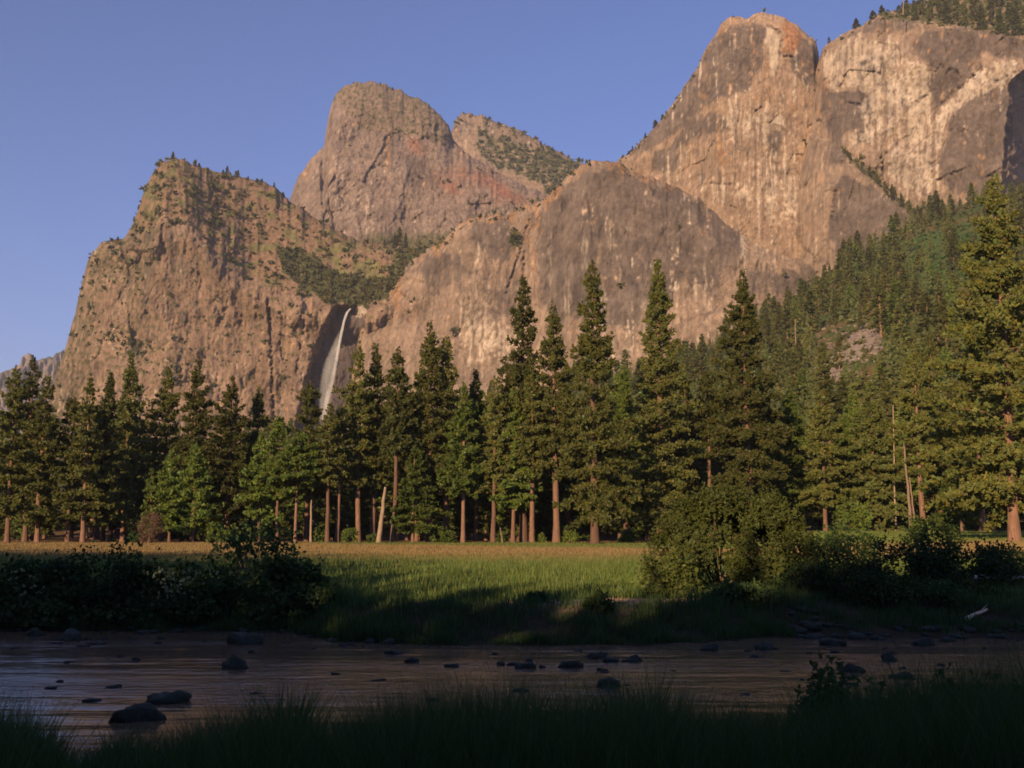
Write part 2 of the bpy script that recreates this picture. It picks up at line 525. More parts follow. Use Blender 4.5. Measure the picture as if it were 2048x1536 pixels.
def cells(x, y, seed):
    """random value of the nearest scattered point: gives sharp edged blocks"""
    x, y = np.broadcast_arrays(np.asarray(x, float), np.asarray(y, float))
    x0, y0 = np.floor(x), np.floor(y)
    best = np.full(x.shape, 1e9); val = np.zeros(x.shape)
    for ox in (-1, 0, 1):
        for oy in (-1, 0, 1):
            cx, cy = x0 + ox, y0 + oy
            d = (cx + _h(cx, cy, seed) - x) ** 2 + (cy + _h(cx, cy, seed + 1) - y) ** 2
            m = d < best
            best = np.where(m, d, best); val = np.where(m, _h(cx, cy, seed + 2), val)
    return val - .5

class Massif:
    def __init__(s, name, x0, x1, ridge, ybase, depthf, colorf, dx=2.0, ny=200, jag=3.0, seed=0, label="", back=900, roll=(55, 150), relief=1.0, blocks=1.0):
        px1 = np.arange(x0, x1 + dx, dx)
        rx, ry = zip(*ridge)
        r = np.interp(px1, rx, ry)
        r = r + jag * (1.0 * fbm(px1 / 18, 0 * px1 + seed, 5, seed + 100) + .9 * cells(px1 / 13, 0 * px1 + .5, seed + 103) + .6 * cells(px1 / 5, 0 * px1 + .5, seed + 107))
        v = np.linspace(0, 1, ny)[:, None]
        py = ybase + v * (np.minimum(r, ybase - 2) - ybase)[None, :]
        px = np.broadcast_to(px1[None, :], py.shape)
        k = np.ones(9) / 9
        rs = np.convolve(np.pad(r, 4, mode='edge'), k, 'valid')
        slope = np.gradient(rs, dx)
        dist = (py - r[None, :]) / np.sqrt(1 + slope[None, :] ** 2)
        q = 1 - np.clip(dist / roll[0], 0, 1)
        s.px, s.py, s.dist, s.ridge = px, py, dist, r
        Y = depthf(px, py, dist) + roll[1] * (1 - np.sqrt(np.maximum(1 - q * q, 0)))
        sd = seed * 13
        rel = 34 * fbm(px / 110, py / 150, 3, sd + 1) + 13 * ridged(px / 26 + .25 * fbm(px / 60, py / 60, 2, sd), py / 95, 3, sd + 5) \
            + 5 * np.abs(fbm(px / 15, py / 22, 3, sd + 9)) + 2.6 * fbm(px / 5, py / 9, 2, sd + 15)
        jx, jy = px + .25 * py + 3 * fbm(px / 14, py / 14, 2, sd + 19), py - .2 * px + 3 * fbm(px / 14, py / 14, 2, sd + 21)
        amp = blocks * (.4 + .9 * sstep(-.25, .35, fbm(px / 70, py / 60, 2, sd + 23)))
        rel = rel + amp * (15 * cells((px + .12 * py + 5 * fbm(px / 30, py / 30, 2, sd + 24)) / 74, (py - .35 * px) / 120, sd + 35) + 9 * cells(jx / 30, jy / 46, sd + 25) + 5 * cells(jx / 11, jy / 17, sd + 29) + 2.4 * cells(jx / 5.5, jy / 7, sd + 33))
        s.Y = Y - relief * rel
        s.C = colorf(px, py, dist)
        s.veg = getattr(s, 'veg', None)
        W = PT(px, py, s.Y)
        s.W = W
        R = W[-1]
        rows = [W]
        for dy in (6, 25, 70, 160, 320, 560, back):
            B = R.copy()
            B[:, 1] += dy; B[:, 0] *= 1 + dy / R[:, 1] * .9
            B[:, 2] = np.maximum(-5, R[:, 2] - dy * .15 - np.maximum(dy - 20, 0) * (R[:, 2] / (back * 1.0)) * .98)
            rows.append(B[None])
        V = np.concatenate(rows)
        C = np.concatenate([s.C] + [np.broadcast_to(s.C[-1:], (1,) + s.C.shape[1:])] * 7)
        me = mesh_from(name, V.reshape(-1, 3), quads=grid_quads(V.shape[0], V.shape[1]), col=C.reshape(-1, 3), smooth=True)
        s.o = tag(link(name, me, M_ROCK), label, None, None, "structure")
    def at(s, x, y):
        j = int(np.argmin(np.abs(s.px[0] - x)))
        i = int(np.argmin(np.abs(s.py[:, j] - y)))
        return s.W[i, j]

def rock(px, py, sd, patina, orange=0, pale=0, grain=1.0, base=TAN, streak=1.0):
    """granite with grey patina, orange stains and pale fresh faces; patina etc. are region biases (0..1)"""
    sx = px + 5 * fbm(px / 50, py / 60, 2, sd + 39)
    st = fbm(sx / 6.5, py / 330, 4, sd + 40) * streak * (.55 + .9 * sstep(-.4, .4, fbm(px / 60, py / 70, 2, sd + 41))); st2 = fbm(px / 14, py / 120, 3, sd + 44)
    bl = fbm(px / 45, py / 55, 5, sd + 48); fi = fbm(px / 9, py / 11, 4, sd + 52)
    p = sstep(-.09, .13, patina - .5 + .42 * st + .42 * bl + .26 * fi)
    o = sstep(.0, .28, orange - .38 + .5 * st2 + .45 * fi + .3 * bl)
    w = sstep(-.02, .30, pale - .40 + .5 * st + .42 * fi + .3 * st2)
    C = lerp(np.broadcast_to(base, px.shape + (3,)), GREY, p * .88)
    C = lerp(C, ORANGE, o * .7)
    C = lerp(C, PALE, w * .75)
    C = C * (1 + .20 * fi + .12 * st + .10 * fbm(px / 3.2, py / 4.2, 2, sd + 57))[..., None]
    C = lerp(C, DARK, sstep(.40, .62, fbm(px / 4.5, py / 7, 3, sd + 60) + .15 * bl) * .5 * grain)
    jm = sstep(-.1, .35, fbm(px / 55, py / 55, 3, sd + 63))
    wob = 6 * fbm(px / 30, py / 30, 3, sd + 64)
    j1 = np.exp(-(perlin((px + wob) / 24, (py + wob) / 120, sd + 65) / .022) ** 2)
    j2 = np.exp(-(perlin((px + .9 * py + wob) / 46, (py - .5 * px) / 150, sd + 66) / .018) ** 2)
    j3 = np.exp(-(perlin((px - 1.2 * py + wob) / 60, (py + .4 * px) / 170, sd + 67) / .016) ** 2)
    C = lerp(C, DARK, np.clip(j1 * jm * .6 + j2 * (1 - jm) * .6 + j3 * jm * .5, 0, .7))
    C = C * (1 + .22 * fbm(px / 80, py / 60, 3, sd + 68) + .10 * cells((px + .3 * py) / 20, (py - .2 * px) / 30, sd + 69))[..., None]
    return np.clip(C, .02, .6)

def cracks(C, px, py, lst, col=DARK):
    wx = px + 2.5 * fbm(px / 12, py / 12, 3, 77); wy = py + 2.5 * fbm(px / 12, py / 12, 3, 78)
    br = sstep(-.5, .1, fbm(px / 8, py / 8, 2, 79))
    for pts, w, a in lst:
        C = lerp(C, col, a * .8 * br * np.exp(-(seg_dist(wx, wy, pts) / w) ** 2))
    return C

def carve(px, py, lst):
    wx = px + 2.5 * fbm(px / 12, py / 12, 3, 77); wy = py + 2.5 * fbm(px / 12, py / 12, 3, 78)
    d = 0
    br = sstep(-.5, .1, fbm(px / 8, py / 8, 2, 79))
    for pts, w, dep in lst: d = d + .5 * dep * br * np.exp(-(seg_dist(wx, wy, pts) / w) ** 2)
    return d

def warp(px, py, a=10, s=30, sd=3):
    return px + a * fbm(px / s, py / s, 3, sd), py + a * fbm(px / s, py / s, 3, sd + 9)

# far hazy pinnacles at the valley's left end
def d_far(px, py, d): return 6200 + (760 - py) * 6 + 260 * np.abs(fbm(px / 14, py / 40, 2, 9))
def c_far(px, py, d):
    C = rock(px, py, 3, .3)
    return lerp(C, GREEN, np.clip(blob(px, py, 20, 760, 32, 22) + blob(px, py, 92, 716, 15, 8) + blob(px, py, 120, 704, 30, 7) + .5 * fbm(px / 9, py / 9, 3, 4), 0, 1) * .9)
Massif("mountain_pinnacle", -140, 260, [(-140, 800), (-30, 762), (0, 745), (22, 738), (40, 730), (44, 712), (56, 707), (66, 711), (74, 722), (84, 716), (96, 714), (106, 716), (112, 706), (130, 700), (170, 690), (260, 690)],
       905, d_far, c_far, dx=2, ny=90, jag=2, seed=3, label="distant hazy pinnacle low at the valley end, left of the cliffs", roll=(20, 200), relief=2.5)

# --- back knob
def d_back(px, py, d): return 3300 + (420 - py) * 3.0
def c_back(px, py, d):
    x, y = warp(px, py, 10, 26, 8)
    C = rock(px, py, 5, .35, base=BROWN * 1.25)
    g = inpoly(x, y, [(960, 265), (1010, 275), (1075, 300), (1160, 322), (1165, 335), (1110, 400), (1060, 360), (1000, 335), (955, 300)])
    g = g * sstep(-.45, .15, fbm(px / 16, py / 7, 4, 14))
    return lerp(C, lerp(GREEN, OLIVE, sstep(-.1, .4, fbm(px / 20, py / 12, 3, 17))), g * .85)
M_BACK = Massif("mountain_knob", 880, 1240, [(880, 330), (903, 262), (910, 240), (925, 225), (945, 226), (965, 233), (1000, 246), (1040, 262), (1075, 282), (1110, 300), (1160, 326), (1240, 350)],
       470, d_back, c_back, dx=2, ny=110, jag=4, seed=5, label="small wooded rock knob half hidden right of the central dome", roll=(30, 120), relief=.9)

# --- central dome
CR_DOME = [([(828, 222), (830, 245)], 2.2, 30), ([(872, 268), (876, 292)], 1.6, 18), ([(880, 345), (1000, 345)], 2, 8), ([(640, 300), (655, 255)], 2.5, 15)]
def d_dome(px, py, d): return 2450 + (500 - py) * 1.3 + carve(px, py, CR_DOME) + 160 * sstep(665, 590, px) * sstep(250, 320, py) + 60 * sstep(840, 1080, px)
def c_dome(px, py, d):
    x, y = warp(px, py, 12, 30, 6)
    pat = .1 + .45 * blob(px, py, 830, 330, 110, 50, 20) + .4 * blob(px, py, 770, 220, 90, 60) - .15 * blob(px, py, 700, 350, 70, 90)
    C = rock(px, py, 7, pat, orange=.25 * blob(px, py, 950, 330, 120, 50) + .2 * blob(px, py, 610, 350, 25, 50), pale=.22 * blob(px, py, 690, 380, 90, 90), base=TAN * np.array([.86, .88, .95]), streak=.7)
    C = lerp(C, DARK * 1.3, .5 * sstep(.25, .5, fbm(px / 6, py / 5, 3, 61)))
    redm = blob(x, y, 1005, 383, 42, 13, 28) + .8 * blob(x, y, 830, 292, 15, 14) + .7 * blob(x, y, 900, 375, 26, 12, 15) + .4 * blob(x, y, 930, 350, 60, 12)
    C = lerp(C, RED, np.clip(redm * (1 + .8 * fbm(px / 7, py / 7, 3, 8)), 0, .85))
    up = inpoly(x, y, [(660, 200), (690, 165), (800, 170), (900, 235), (915, 290), (860, 280), (800, 265), (730, 260), (690, 225)])
    C = lerp(C, BROWN, up * .6)
    C = lerp(C, GREEN, up * sstep(.1, .3, fbm(px / 7, py / 6, 3, 18) + .02) * .8)
    low = sstep(455, 480, py + 10 * fbm(px / 20, py / 20, 3, 19)) * sstep(700, 760, px)
    C = lerp(C, lerp(GREEN, OLIVE, sstep(-.2, .3, fbm(px / 9, py / 9, 3, 29))), low * .8)
    C = lerp(C, DARK, sstep(.3, .5, fbm(px / 3.5, py / 5, 3, 66) - .1) * .5)
    return cracks(C, px, py, [(a, w, .7) for a, w, _ in CR_DOME[:3]])
M_DOME = Massif("mountain_dome", 565, 1150, [(565, 440), (580, 395), (598, 352), (622, 318), (648, 293), (652, 262), (658, 232), (664, 205), (672, 185), (688, 172), (705, 168), (740, 163), (768, 168), (795, 180), (825, 193), (855, 208), (880, 228), (897, 252), (907, 280), (930, 304), (965, 326), (1000, 350), (1040, 368), (1070, 378), (1090, 388), (1150, 420)],
       640, d_dome, c_dome, dx=2, ny=230, jag=4, seed=7, label="rounded central granite dome rising behind the waterfall valley", roll=(60, 190), relief=1.1, blocks=1.3)

# --- left massif with the waterfall
BRINK = ([0, 300, 330, 370, 400, 440, 500, 560, 600, 650, 690, 735, 900], [470, 470, 440, 450, 480, 522, 566, 590, 601, 606, 614, 612, 560])
CR_LEFT = [([(536, 600), (541, 650), (543, 740), (547, 840)], 3.2, 34), ([(556, 595), (566, 625), (560, 690), (566, 720), (557, 830)], 1.7, 10), ([(326, 440), (322, 490)], 3.5, 26),
           ([(445, 722), (468, 724)], 2.0, 12), ([(610, 640), (600, 700), (590, 760)], 2.2, 12), ([(240, 480), (262, 560), (232, 600)], 4, 14), ([(420, 760), (440, 800)], 2, 8)]
def alcove(px, py):
    xl = np.interp(py, [600, 618, 650, 700, 760, 860], [668, 662, 645, 626, 606, 585]); xr = np.interp(py, [600, 618, 650, 700, 760, 860], [712, 716, 729, 728, 722, 716])
    return sstep(0, 14, px - xl + 4 * fbm(px / 9, py / 14, 3, 93)) * (1 - sstep(-4, 6, px - xr)) * sstep(606, 622, py)
def d_left(px, py, d):
    yb = np.interp(px, *BRINK) + 5 * fbm(px / 20, 0 * py, 3, 91)
    Y = 1810 + np.maximum(0, yb - py) * 1.25 - 25 * sstep(40, 0, np.abs(py - yb - 30)) - 12 * sstep(480, 620, px)
    Y = Y + 52 * alcove(px, py) + 120 * sstep(330, 120, px)
    return Y + carve(px, py, CR_LEFT)
def c_left(px, py, d):
    x, y = warp(px, py, 9, 28, 12)
    yb = np.interp(x, *BRINK)
    C = rock(px, py, 9, .22 + .35 * blob(px, py, 350, 540, 70, 90) - .25 * blob(px, py, 600, 690, 90, 120), orange=.16 * blob(px, py, 540, 720, 120, 120) + .3 * blob(px, py, 356, 640, 14, 22), base=TAN * np.array([.92, .86, .82]))
    up = sstep(0, 16, yb - y)
    scree = lerp(BROWN * np.array([1.08, .98, .92]), OLIVE * 1.25, sstep(-.05, .35, fbm(px / 40, py / 18, 4, 22) + .5 * blob(px, py, 660, 530, 130, 40, 12) - .12))
    scree = scree * (1 + .25 * fbm(px / 5, py / 5, 3, 23))[..., None]
    C = lerp(C, scree, up * .92)
    veg = inpoly(x, y, [(545, 492), (600, 500), (640, 525), (690, 548), (770, 560), (800, 500), (850, 485), (880, 470), (900, 500), (760, 600), (730, 610), (690, 612), (650, 600), (600, 575), (570, 540)])
    C = lerp(C, lerp(GREEN, OLIVE, sstep(-.1, .5, fbm(px / 14, py / 8, 4, 24))), veg * .9)
    top = sstep(150, 30, d) * sstep(560, 300, px) * sstep(.0, .3, fbm(px / 9, py / 8, 4, 25) + .05)
    C = lerp(C, GREEN * 1.1, top * .75)
    cl = (1 - up) * sstep(.3, .45, fbm(px / 10, py / 9, 4, 26) + .25 * blob(px, py, 260, 700, 90, 60) - .05)
    C = lerp(C, GREEN * 1.2, cl * .7)
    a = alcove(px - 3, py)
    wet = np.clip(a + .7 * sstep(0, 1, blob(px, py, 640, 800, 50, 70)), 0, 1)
    wet = np.maximum(wet, .95 * inpoly(x * .5 + px * .5, y * .5 + py * .5, [(708, 638), (730, 640), (729, 700), (712, 690)]))  # shadow wedge right of the fall, painted in through the same mask
    C = lerp(C, np.array([.12, .098, .10]) * (1 + .3 * fbm(px / 5, py / 40, 3, 27))[..., None], wet * .92)  # wet rock and the alcove's shadow, both put into this dark colour
    C = lerp(C, PALE * .9, inpoly(px, py, [(711, 614), (730, 610), (733, 622), (722, 636), (712, 634)]) * .9)
    return cracks(C, px, py, [(p, w * .9, .85) for p, w, _ in CR_LEFT])
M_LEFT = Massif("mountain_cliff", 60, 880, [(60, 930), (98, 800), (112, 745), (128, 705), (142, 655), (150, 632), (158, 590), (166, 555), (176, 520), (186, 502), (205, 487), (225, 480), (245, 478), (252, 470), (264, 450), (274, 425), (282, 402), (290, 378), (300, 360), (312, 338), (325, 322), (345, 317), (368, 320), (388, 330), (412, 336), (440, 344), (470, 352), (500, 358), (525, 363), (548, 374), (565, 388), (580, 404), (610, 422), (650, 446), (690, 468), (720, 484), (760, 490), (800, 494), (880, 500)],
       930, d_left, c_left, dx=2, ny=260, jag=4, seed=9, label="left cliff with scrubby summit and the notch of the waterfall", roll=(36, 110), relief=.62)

# --- lower buttress (big grey shield right of the fall)
CR_BUT = [([(1012, 590), (1040, 500), (1062, 430)], 3, 16), ([(1040, 640), (1050, 480), (1080, 430)], 3, 14), ([(800, 545), (815, 560)], 2, 10), ([(790, 580), (812, 592)], 2, 10), ([(925, 705), (945, 760)], 2, 8), ([(870, 470), (905, 500)], 2, 8)]
def d_but(px, py, d):
    Y = np.interp(px, [690, 740, 900, 1060, 1090, 1300, 1500, 1690, 1800], [1830, 1792, 1710, 1668, 1640, 1600, 1610, 1690, 1760])
    return Y + 95 * sstep(46, 0, d) * sstep(1290, 1380, px) + (700 - py) * .22 + carve(px, py, CR_BUT) + 18 * sstep(0, 30, px - 1075 + (py - 560) * .25) * sstep(60, 0, px - 1075 + (py - 560) * .25)
def c_but(px, py, d):
    x, y = warp(px, py, 9, 30, 31)
    S = lambda pts, k=9: blur(inpoly(x, y, pts), k, k)
    sh = S([(1078, 420), (1100, 400), (1130, 372), (1190, 332), (1299, 358), (1350, 375), (1424, 417), (1484, 463), (1488, 540), (1443, 546), (1424, 585), (1350, 566), (1335, 620), (1290, 600), (1270, 690), (1230, 640), (1190, 650), (1150, 620), (1120, 670), (1085, 590), (1072, 500)], 13)
    pat = .14 + .86 * sh + .75 * S([(930, 445), (1000, 440), (1035, 470), (1025, 520), (960, 500)]) + .55 * S([(830, 520), (900, 500), (960, 540), (930, 590), (850, 590)]) + .8 * S([(1493, 535), (1609, 545), (1690, 520), (1700, 560), (1620, 590), (1493, 590)]) \
        + .7 * S([(1609, 490), (1660, 500), (1700, 550), (1640, 560), (1600, 540)]) - .2 * blob(px, py, 1420, 640, 60, 60) + .35 * S([(960, 560), (1050, 540), (1040, 640), (980, 640)], 13)
    rim = sstep(30, 4, d)
    pale = .5 * blob(px, py, 950, 650, 40, 80) + .5 * blob(px, py, 1010, 690, 60, 60) + .5 * blob(px, py, 1240, 700, 40, 60) + .45 * blob(px, py, 1370, 573, 40, 9) + .55 * blob(px, py, 1520, 480, 60, 40) + .35 * blob(px, py, 1420, 620, 60, 70) + .3 * blob(px, py, 910, 500, 30, 14) + .4 * blob(px, py, 1450, 415, 60, 14, 35)
    C = rock(px, py, 11, pat, orange=.5 * rim * sstep(1450, 1300, px) + .35 * blob(px, py, 1055, 500, 30, 110, 12) + .35 * blob(px, py, 780, 600, 50, 30) + .5 * blob(px, py, 1570, 525, 14, 24) + .5 * blob(px, py, 1502, 495, 14, 20) + .2 * blob(px, py, 860, 620, 100, 80) + .35 * blob(px, py, 1223, 455, 8, 50, 6), pale=pale, streak=.85)
    for cx, cy, l, w in ((1172, 505, 40, 4), (1223, 455, 45, 5), (1205, 640, 70, 5), (1290, 640, 60, 5), (1255, 465, 10, 9), (1100, 520, 60, 4), (1135, 600, 60, 7), (1368, 400, 24, 6), (1166, 490, 16, 7), (1410, 560, 60, 4), (1310, 560, 40, 3), (1240, 540, 30, 3)):
        C = lerp(C, PALE * .85, .8 * blob(px + 4 * fbm(px / 6, py / 20, 2, 5), py, cx, cy, w, l) * sstep(-.3, .2, fbm(px / 4, py / 25, 3, 6)))
    C = lerp(C, GREEN, .8 * np.clip(blob(x, y, 1030, 480, 9, 14), 0, 1))
    return cracks(C, px, py, [(p, w * .7, .6) for p, w, _ in CR_BUT])
M_BUT = Massif("mountain_buttress", 690, 1790, [(690, 830), (722, 640), (733, 612), (745, 602), (770, 580), (800, 552), (812, 530), (840, 508), (862, 494), (885, 485), (900, 466), (915, 450), (935, 438), (960, 432), (985, 428), (1010, 432), (1035, 416), (1060, 406), (1080, 404), (1095, 396), (1108, 380), (1125, 362), (1150, 340), (1172, 326), (1190, 320), (1215, 322), (1240, 324), (1262, 342), (1290, 352), (1330, 362), (1370, 382), (1400, 398), (1425, 420), (1450, 440), (1480, 462), (1520, 480), (1570, 492), (1640, 500), (1670, 520), (1700, 550), (1790, 720)],
       930, d_but, c_but, dx=2.2, ny=210, jag=4, seed=11, label="broad grey lower buttress wall right of the waterfall", roll=(30, 70), relief=.55, blocks=.7)

# --- great spire
CR_SP = [([(1402, 108), (1410, 118)], 3, 20), ([(1535, 52), (1562, 64)], 2.5, 22), ([(1566, 112), (1582, 114)], 2.4, 20), ([(1562, 80), (1558, 130), (1550, 155)], 3, 14), ([(1512, 222), (1524, 215)], 2.6, 16), ([(1471, 250), (1470, 370)], 1.5, 9), ([(1420, 366), (1460, 370)], 2, 12), ([(1448, 408), (1480, 420)], 2.2, 16), ([(1540, 246), (1560, 228)], 1.8, 12), ([(1612, 256), (1640, 240)], 2.2, 14), ([(1645, 230), (1655, 420), (1672, 500)], 3.5, 20)]
def d_sp(px, py, d):
    return 1745 + 70 * ((px - 1565) / 190.0) ** 2 * (px < 1565) + 60 * ((px - 1565) / 90.0) ** 2 * (px >= 1565) + (520 - py) * .30 + carve(px, py, CR_SP)
def c_sp(px, py, d):
    x, y = warp(px, py, 8, 24, 41)
    S = lambda pts, k=7: blur(inpoly(x, y, pts), k, k)
    pat = .12 + .9 * S([(1412, 100), (1440, 70), (1470, 50), (1517, 52), (1533, 60), (1528, 102), (1519, 139), (1503, 153), (1493, 185), (1452, 194), (1396, 218), (1359, 259), (1304, 296), (1262, 318), (1290, 280), (1322, 241), (1373, 171), (1395, 140)], 11) \
        + .75 * S([(1380, 232), (1430, 225), (1455, 235), (1452, 262), (1400, 270), (1370, 290), (1340, 300)]) + .75 * S([(1300, 300), (1360, 290), (1362, 335), (1330, 346), (1300, 335)]) + .8 * S([(1591, 69), (1632, 88), (1640, 176), (1609, 171), (1577, 134)]) \
        + .7 * S([(1533, 268), (1566, 262), (1555, 318), (1545, 318)], 5) + .8 * S([(1637, 398), (1665, 405), (1680, 475), (1648, 472)]) + .6 * S([(1640, 260), (1662, 290), (1664, 350), (1648, 360)]) + .25 * blob(px, py, 1420, 330, 30, 30)
    orange = .55 * blob(px, py, 1436, 300, 20, 48) + .6 * blob(px, py, 1502, 195, 22, 10) + .34 * blob(px, py, 1600, 210, 36, 90) + .3 * blob(px, py, 1470, 45, 50, 14) + .45 * blob(px, py, 1490, 380, 26, 9) + .3 * blob(px, py, 1508, 150, 12, 40) + .3 * blob(px, py, 1425, 90, 12, 40, 25)
    pale = .6 * blob(px, py, 1588, 395, 46, 60) + .38 * blob(px, py, 1490, 245, 70, 30) + .36 * blob(px, py, 1338, 350, 34, 12) + .12 + .42 * blob(px, py, 1460, 383, 60, 18) + .25 * blob(px, py, 1520, 300, 60, 120)
    C = rock(px, py, 13, pat, orange=orange + .10, pale=pale, base=TAN * np.array([1.08, 1.04, .98]), grain=.6)
    C = lerp(C, PALE * (1 + .15 * fbm(px / 5, py / 20, 3, 45))[..., None], .85 * S([(1530, 55), (1563, 69), (1558, 120), (1544, 153), (1535, 92)], 3))
    C = lerp(C, PALE * 1.05, .9 * inpoly(x * .3 + px * .7, y * .3 + py * .7, [(1540, 246), (1561, 226), (1568, 240), (1566, 250)]))
    redm = S([(1563, 44), (1591, 51), (1605, 74), (1591, 111), (1563, 109), (1568, 80)], 3)
    C = lerp(C, np.array([.29, .15, .08]) * (1 + .5 * fbm(px / 5, py / 5, 3, 9))[..., None], redm * .85)
    blk = sstep(.22, .42, fbm(px / 3.6, py / 160, 3, 47)) * blob(px, py, 1480, 300, 80, 90)
    C = lerp(C, GREY * .75, .6 * blk)
    return cracks(C, px, py, [(p, w * .7, .75) for p, w, _ in CR_SP])
M_SP = Massif("mountain_spire", 1215, 1706, [(1215, 345), (1240, 318), (1262, 302), (1285, 280), (1300, 264), (1322, 238), (1345, 208), (1362, 182), (1378, 158), (1396, 134), (1400, 120), (1408, 105), (1420, 85), (1432, 66), (1442, 48), (1456, 36), (1475, 32), (1495, 38), (1505, 28), (1520, 24), (1545, 30), (1560, 31), (1572, 40), (1592, 48), (1606, 62), (1622, 74), (1632, 84), (1637, 105), (1641, 160), (1648, 230), (1656, 320), (1666, 400), (1680, 470), (1706, 560)],
       640, d_sp, c_sp, dx=2, ny=300, jag=3.0, seed=13, label="tall sunlit granite spire streaked tan and grey, highest on the right", roll=(34, 120), relief=.6, blocks=.8)

# --- right wall
LEDGE = ([1600, 1690, 1740, 1800, 1830, 1870, 1920, 1990, 2100], [250, 306, 350, 402, 425, 420, 425, 430, 430])
EDGE_R = ([-60, 120, 160, 180, 200, 260, 330, 420, 700], [2140, 2075, 2022, 2014, 2018, 2009, 2005, 1996, 1990])
CR_WA = [([(1960, 140), (1915, 180), (1885, 205)], 3, 16), ([(1885, 205), (1868, 230), (1862, 250)], 2, 8), ([(1670, 380), (1663, 440)], 3, 16), ([(1700, 206), (1722, 210)], 2.5, 16), ([(1762, 318), (1790, 290), (1830, 258)], 2.2, 10), ([(1990, 165), (2040, 140)], 2.5, 12), ([(1750, 85), (1800, 92)], 2, 10), ([(1762, 310), (1768, 360)], 4, 18)]
def d_wa(px, py, d):
    Y = np.interp(px, [1590, 1640, 1700, 1800, 2000, 2100], [1830, 1770, 1670, 1600, 1500, 1450]) + (430 - py) * .22
    led = np.interp(px, *LEDGE) + 4 * fbm(px / 14, 0 * py, 3, 95)
    Y = Y - 45 * sstep(-6, 14, py - led)
    Y = Y + np.maximum(0, px - np.interp(py, *EDGE_R) - 3 * fbm(px / 9, py / 20, 3, 97)) * 9.0
    up = np.interp(px, [1600, 1760, 1850, 1950, 2100], [-200, 40, 48, 62, 84])
    return Y + np.maximum(0, up - py) * 3.2 + carve(px, py, CR_WA)
def c_wa(px, py, d):
    x, y = warp(px, py, 8, 24, 61)
    S = lambda pts, k=7: blur(inpoly(x, y, pts), k, k)
    pat = .14 + .9 * S([(1822, 88), (1860, 60), (1980, 60), (2060, 80), (2060, 116), (1956, 106), (1933, 120), (1947, 143), (1910, 181), (1878, 222), (1859, 194), (1864, 134)], 9) + .9 * S([(1642, 176), (1674, 185), (1716, 181), (1743, 190), (1739, 208), (1748, 222), (1734, 255), (1706, 250), (1679, 278), (1656, 250), (1642, 213)]) \
        + .85 * S([(1716, 116), (1740, 108), (1771, 122), (1765, 134), (1730, 138)], 5) + .8 * S([(1767, 167), (1790, 165), (1792, 190), (1770, 192)], 5) + .8 * S([(1713, 259), (1737, 259), (1740, 282), (1715, 285)], 5) + .75 * S([(1800, 180), (1835, 190), (1825, 225), (1795, 215)]) \
        + .85 * S([(1906, 222), (2017, 167), (2030, 300), (2010, 352), (1980, 403), (1901, 389), (1880, 330)], 11) + .9 * S([(1686, 343), (1767, 389), (1818, 417), (1830, 463), (1830, 540), (1702, 560), (1656, 472), (1679, 352)], 7) + .7 * S([(1650, 240), (1690, 300), (1690, 330), (1664, 330)]) + .7 * S([(1680, 75), (1740, 45), (1800, 30), (1850, 50), (1800, 62), (1720, 70), (1670, 95)])
    pale = .66 * S([(1646, 111), (1716, 69), (1785, 83), (1822, 88), (1822, 120), (1864, 130), (1864, 194), (1869, 241), (1822, 259), (1757, 278), (1697, 296), (1693, 259), (1743, 259), (1702, 218), (1739, 190), (1716, 176), (1669, 185), (1637, 148)], 9) + .62 * S([(1767, 296), (1822, 259), (1864, 250), (1869, 324), (1887, 370), (1831, 394), (1771, 361)], 9) \
        + .7 * S([(1950, 148), (1990, 120), (2040, 120), (2030, 160), (1960, 190), (1900, 230), (1880, 300), (1868, 290), (1870, 240)], 5)
    orange = .42 * blob(px, py, 1815, 235, 36, 18) + .42 * blob(px, py, 1652, 150, 14, 60) + .3 * blob(px, py, 1760, 60, 60, 12) + .25 * blob(px, py, 1700, 100, 40, 30) + .3 * blob(px, py, 1640, 210, 14, 60) + .06
    C = rock(px, py, 17, pat, orange=orange, pale=pale, streak=.8, grain=.7)
    up = np.interp(px, [1600, 1760, 1850, 1950, 2100], [-200, 40, 48, 62, 84])
    C = lerp(C, lerp(GREEN, BROWN, sstep(-.1, .4, fbm(px / 14, py / 10, 3, 28))), sstep(0, 10, up - y))
    led = np.interp(px, *LEDGE)
    C = lerp(C, GREEN, np.exp(-((py - led) / 12) ** 2) * sstep(-.3, .1, fbm(px / 9, py / 9, 3, 30)) * sstep(1680, 1700, px) * .8)
    return cracks(C, px, py, [(p, w * .8, .75) for p, w, _ in CR_WA])
M_WA = Massif("mountain_wall", 1596, 2120, [(1596, 330), (1618, 200), (1632, 140), (1645, 100), (1658, 84), (1680, 70), (1700, 60), (1722, 52), (1740, 40), (1752, 28), (1770, 22), (1790, 24), (1806, 20), (1825, 10), (1850, -2), (1900, -25), (2000, -60), (2120, -90)],
       640, d_wa, c_wa, dx=2, ny=300, jag=4, seed=17, label="right hand granite wall with a diagonal crack and scrubby ledge", roll=(30, 90), relief=.6)

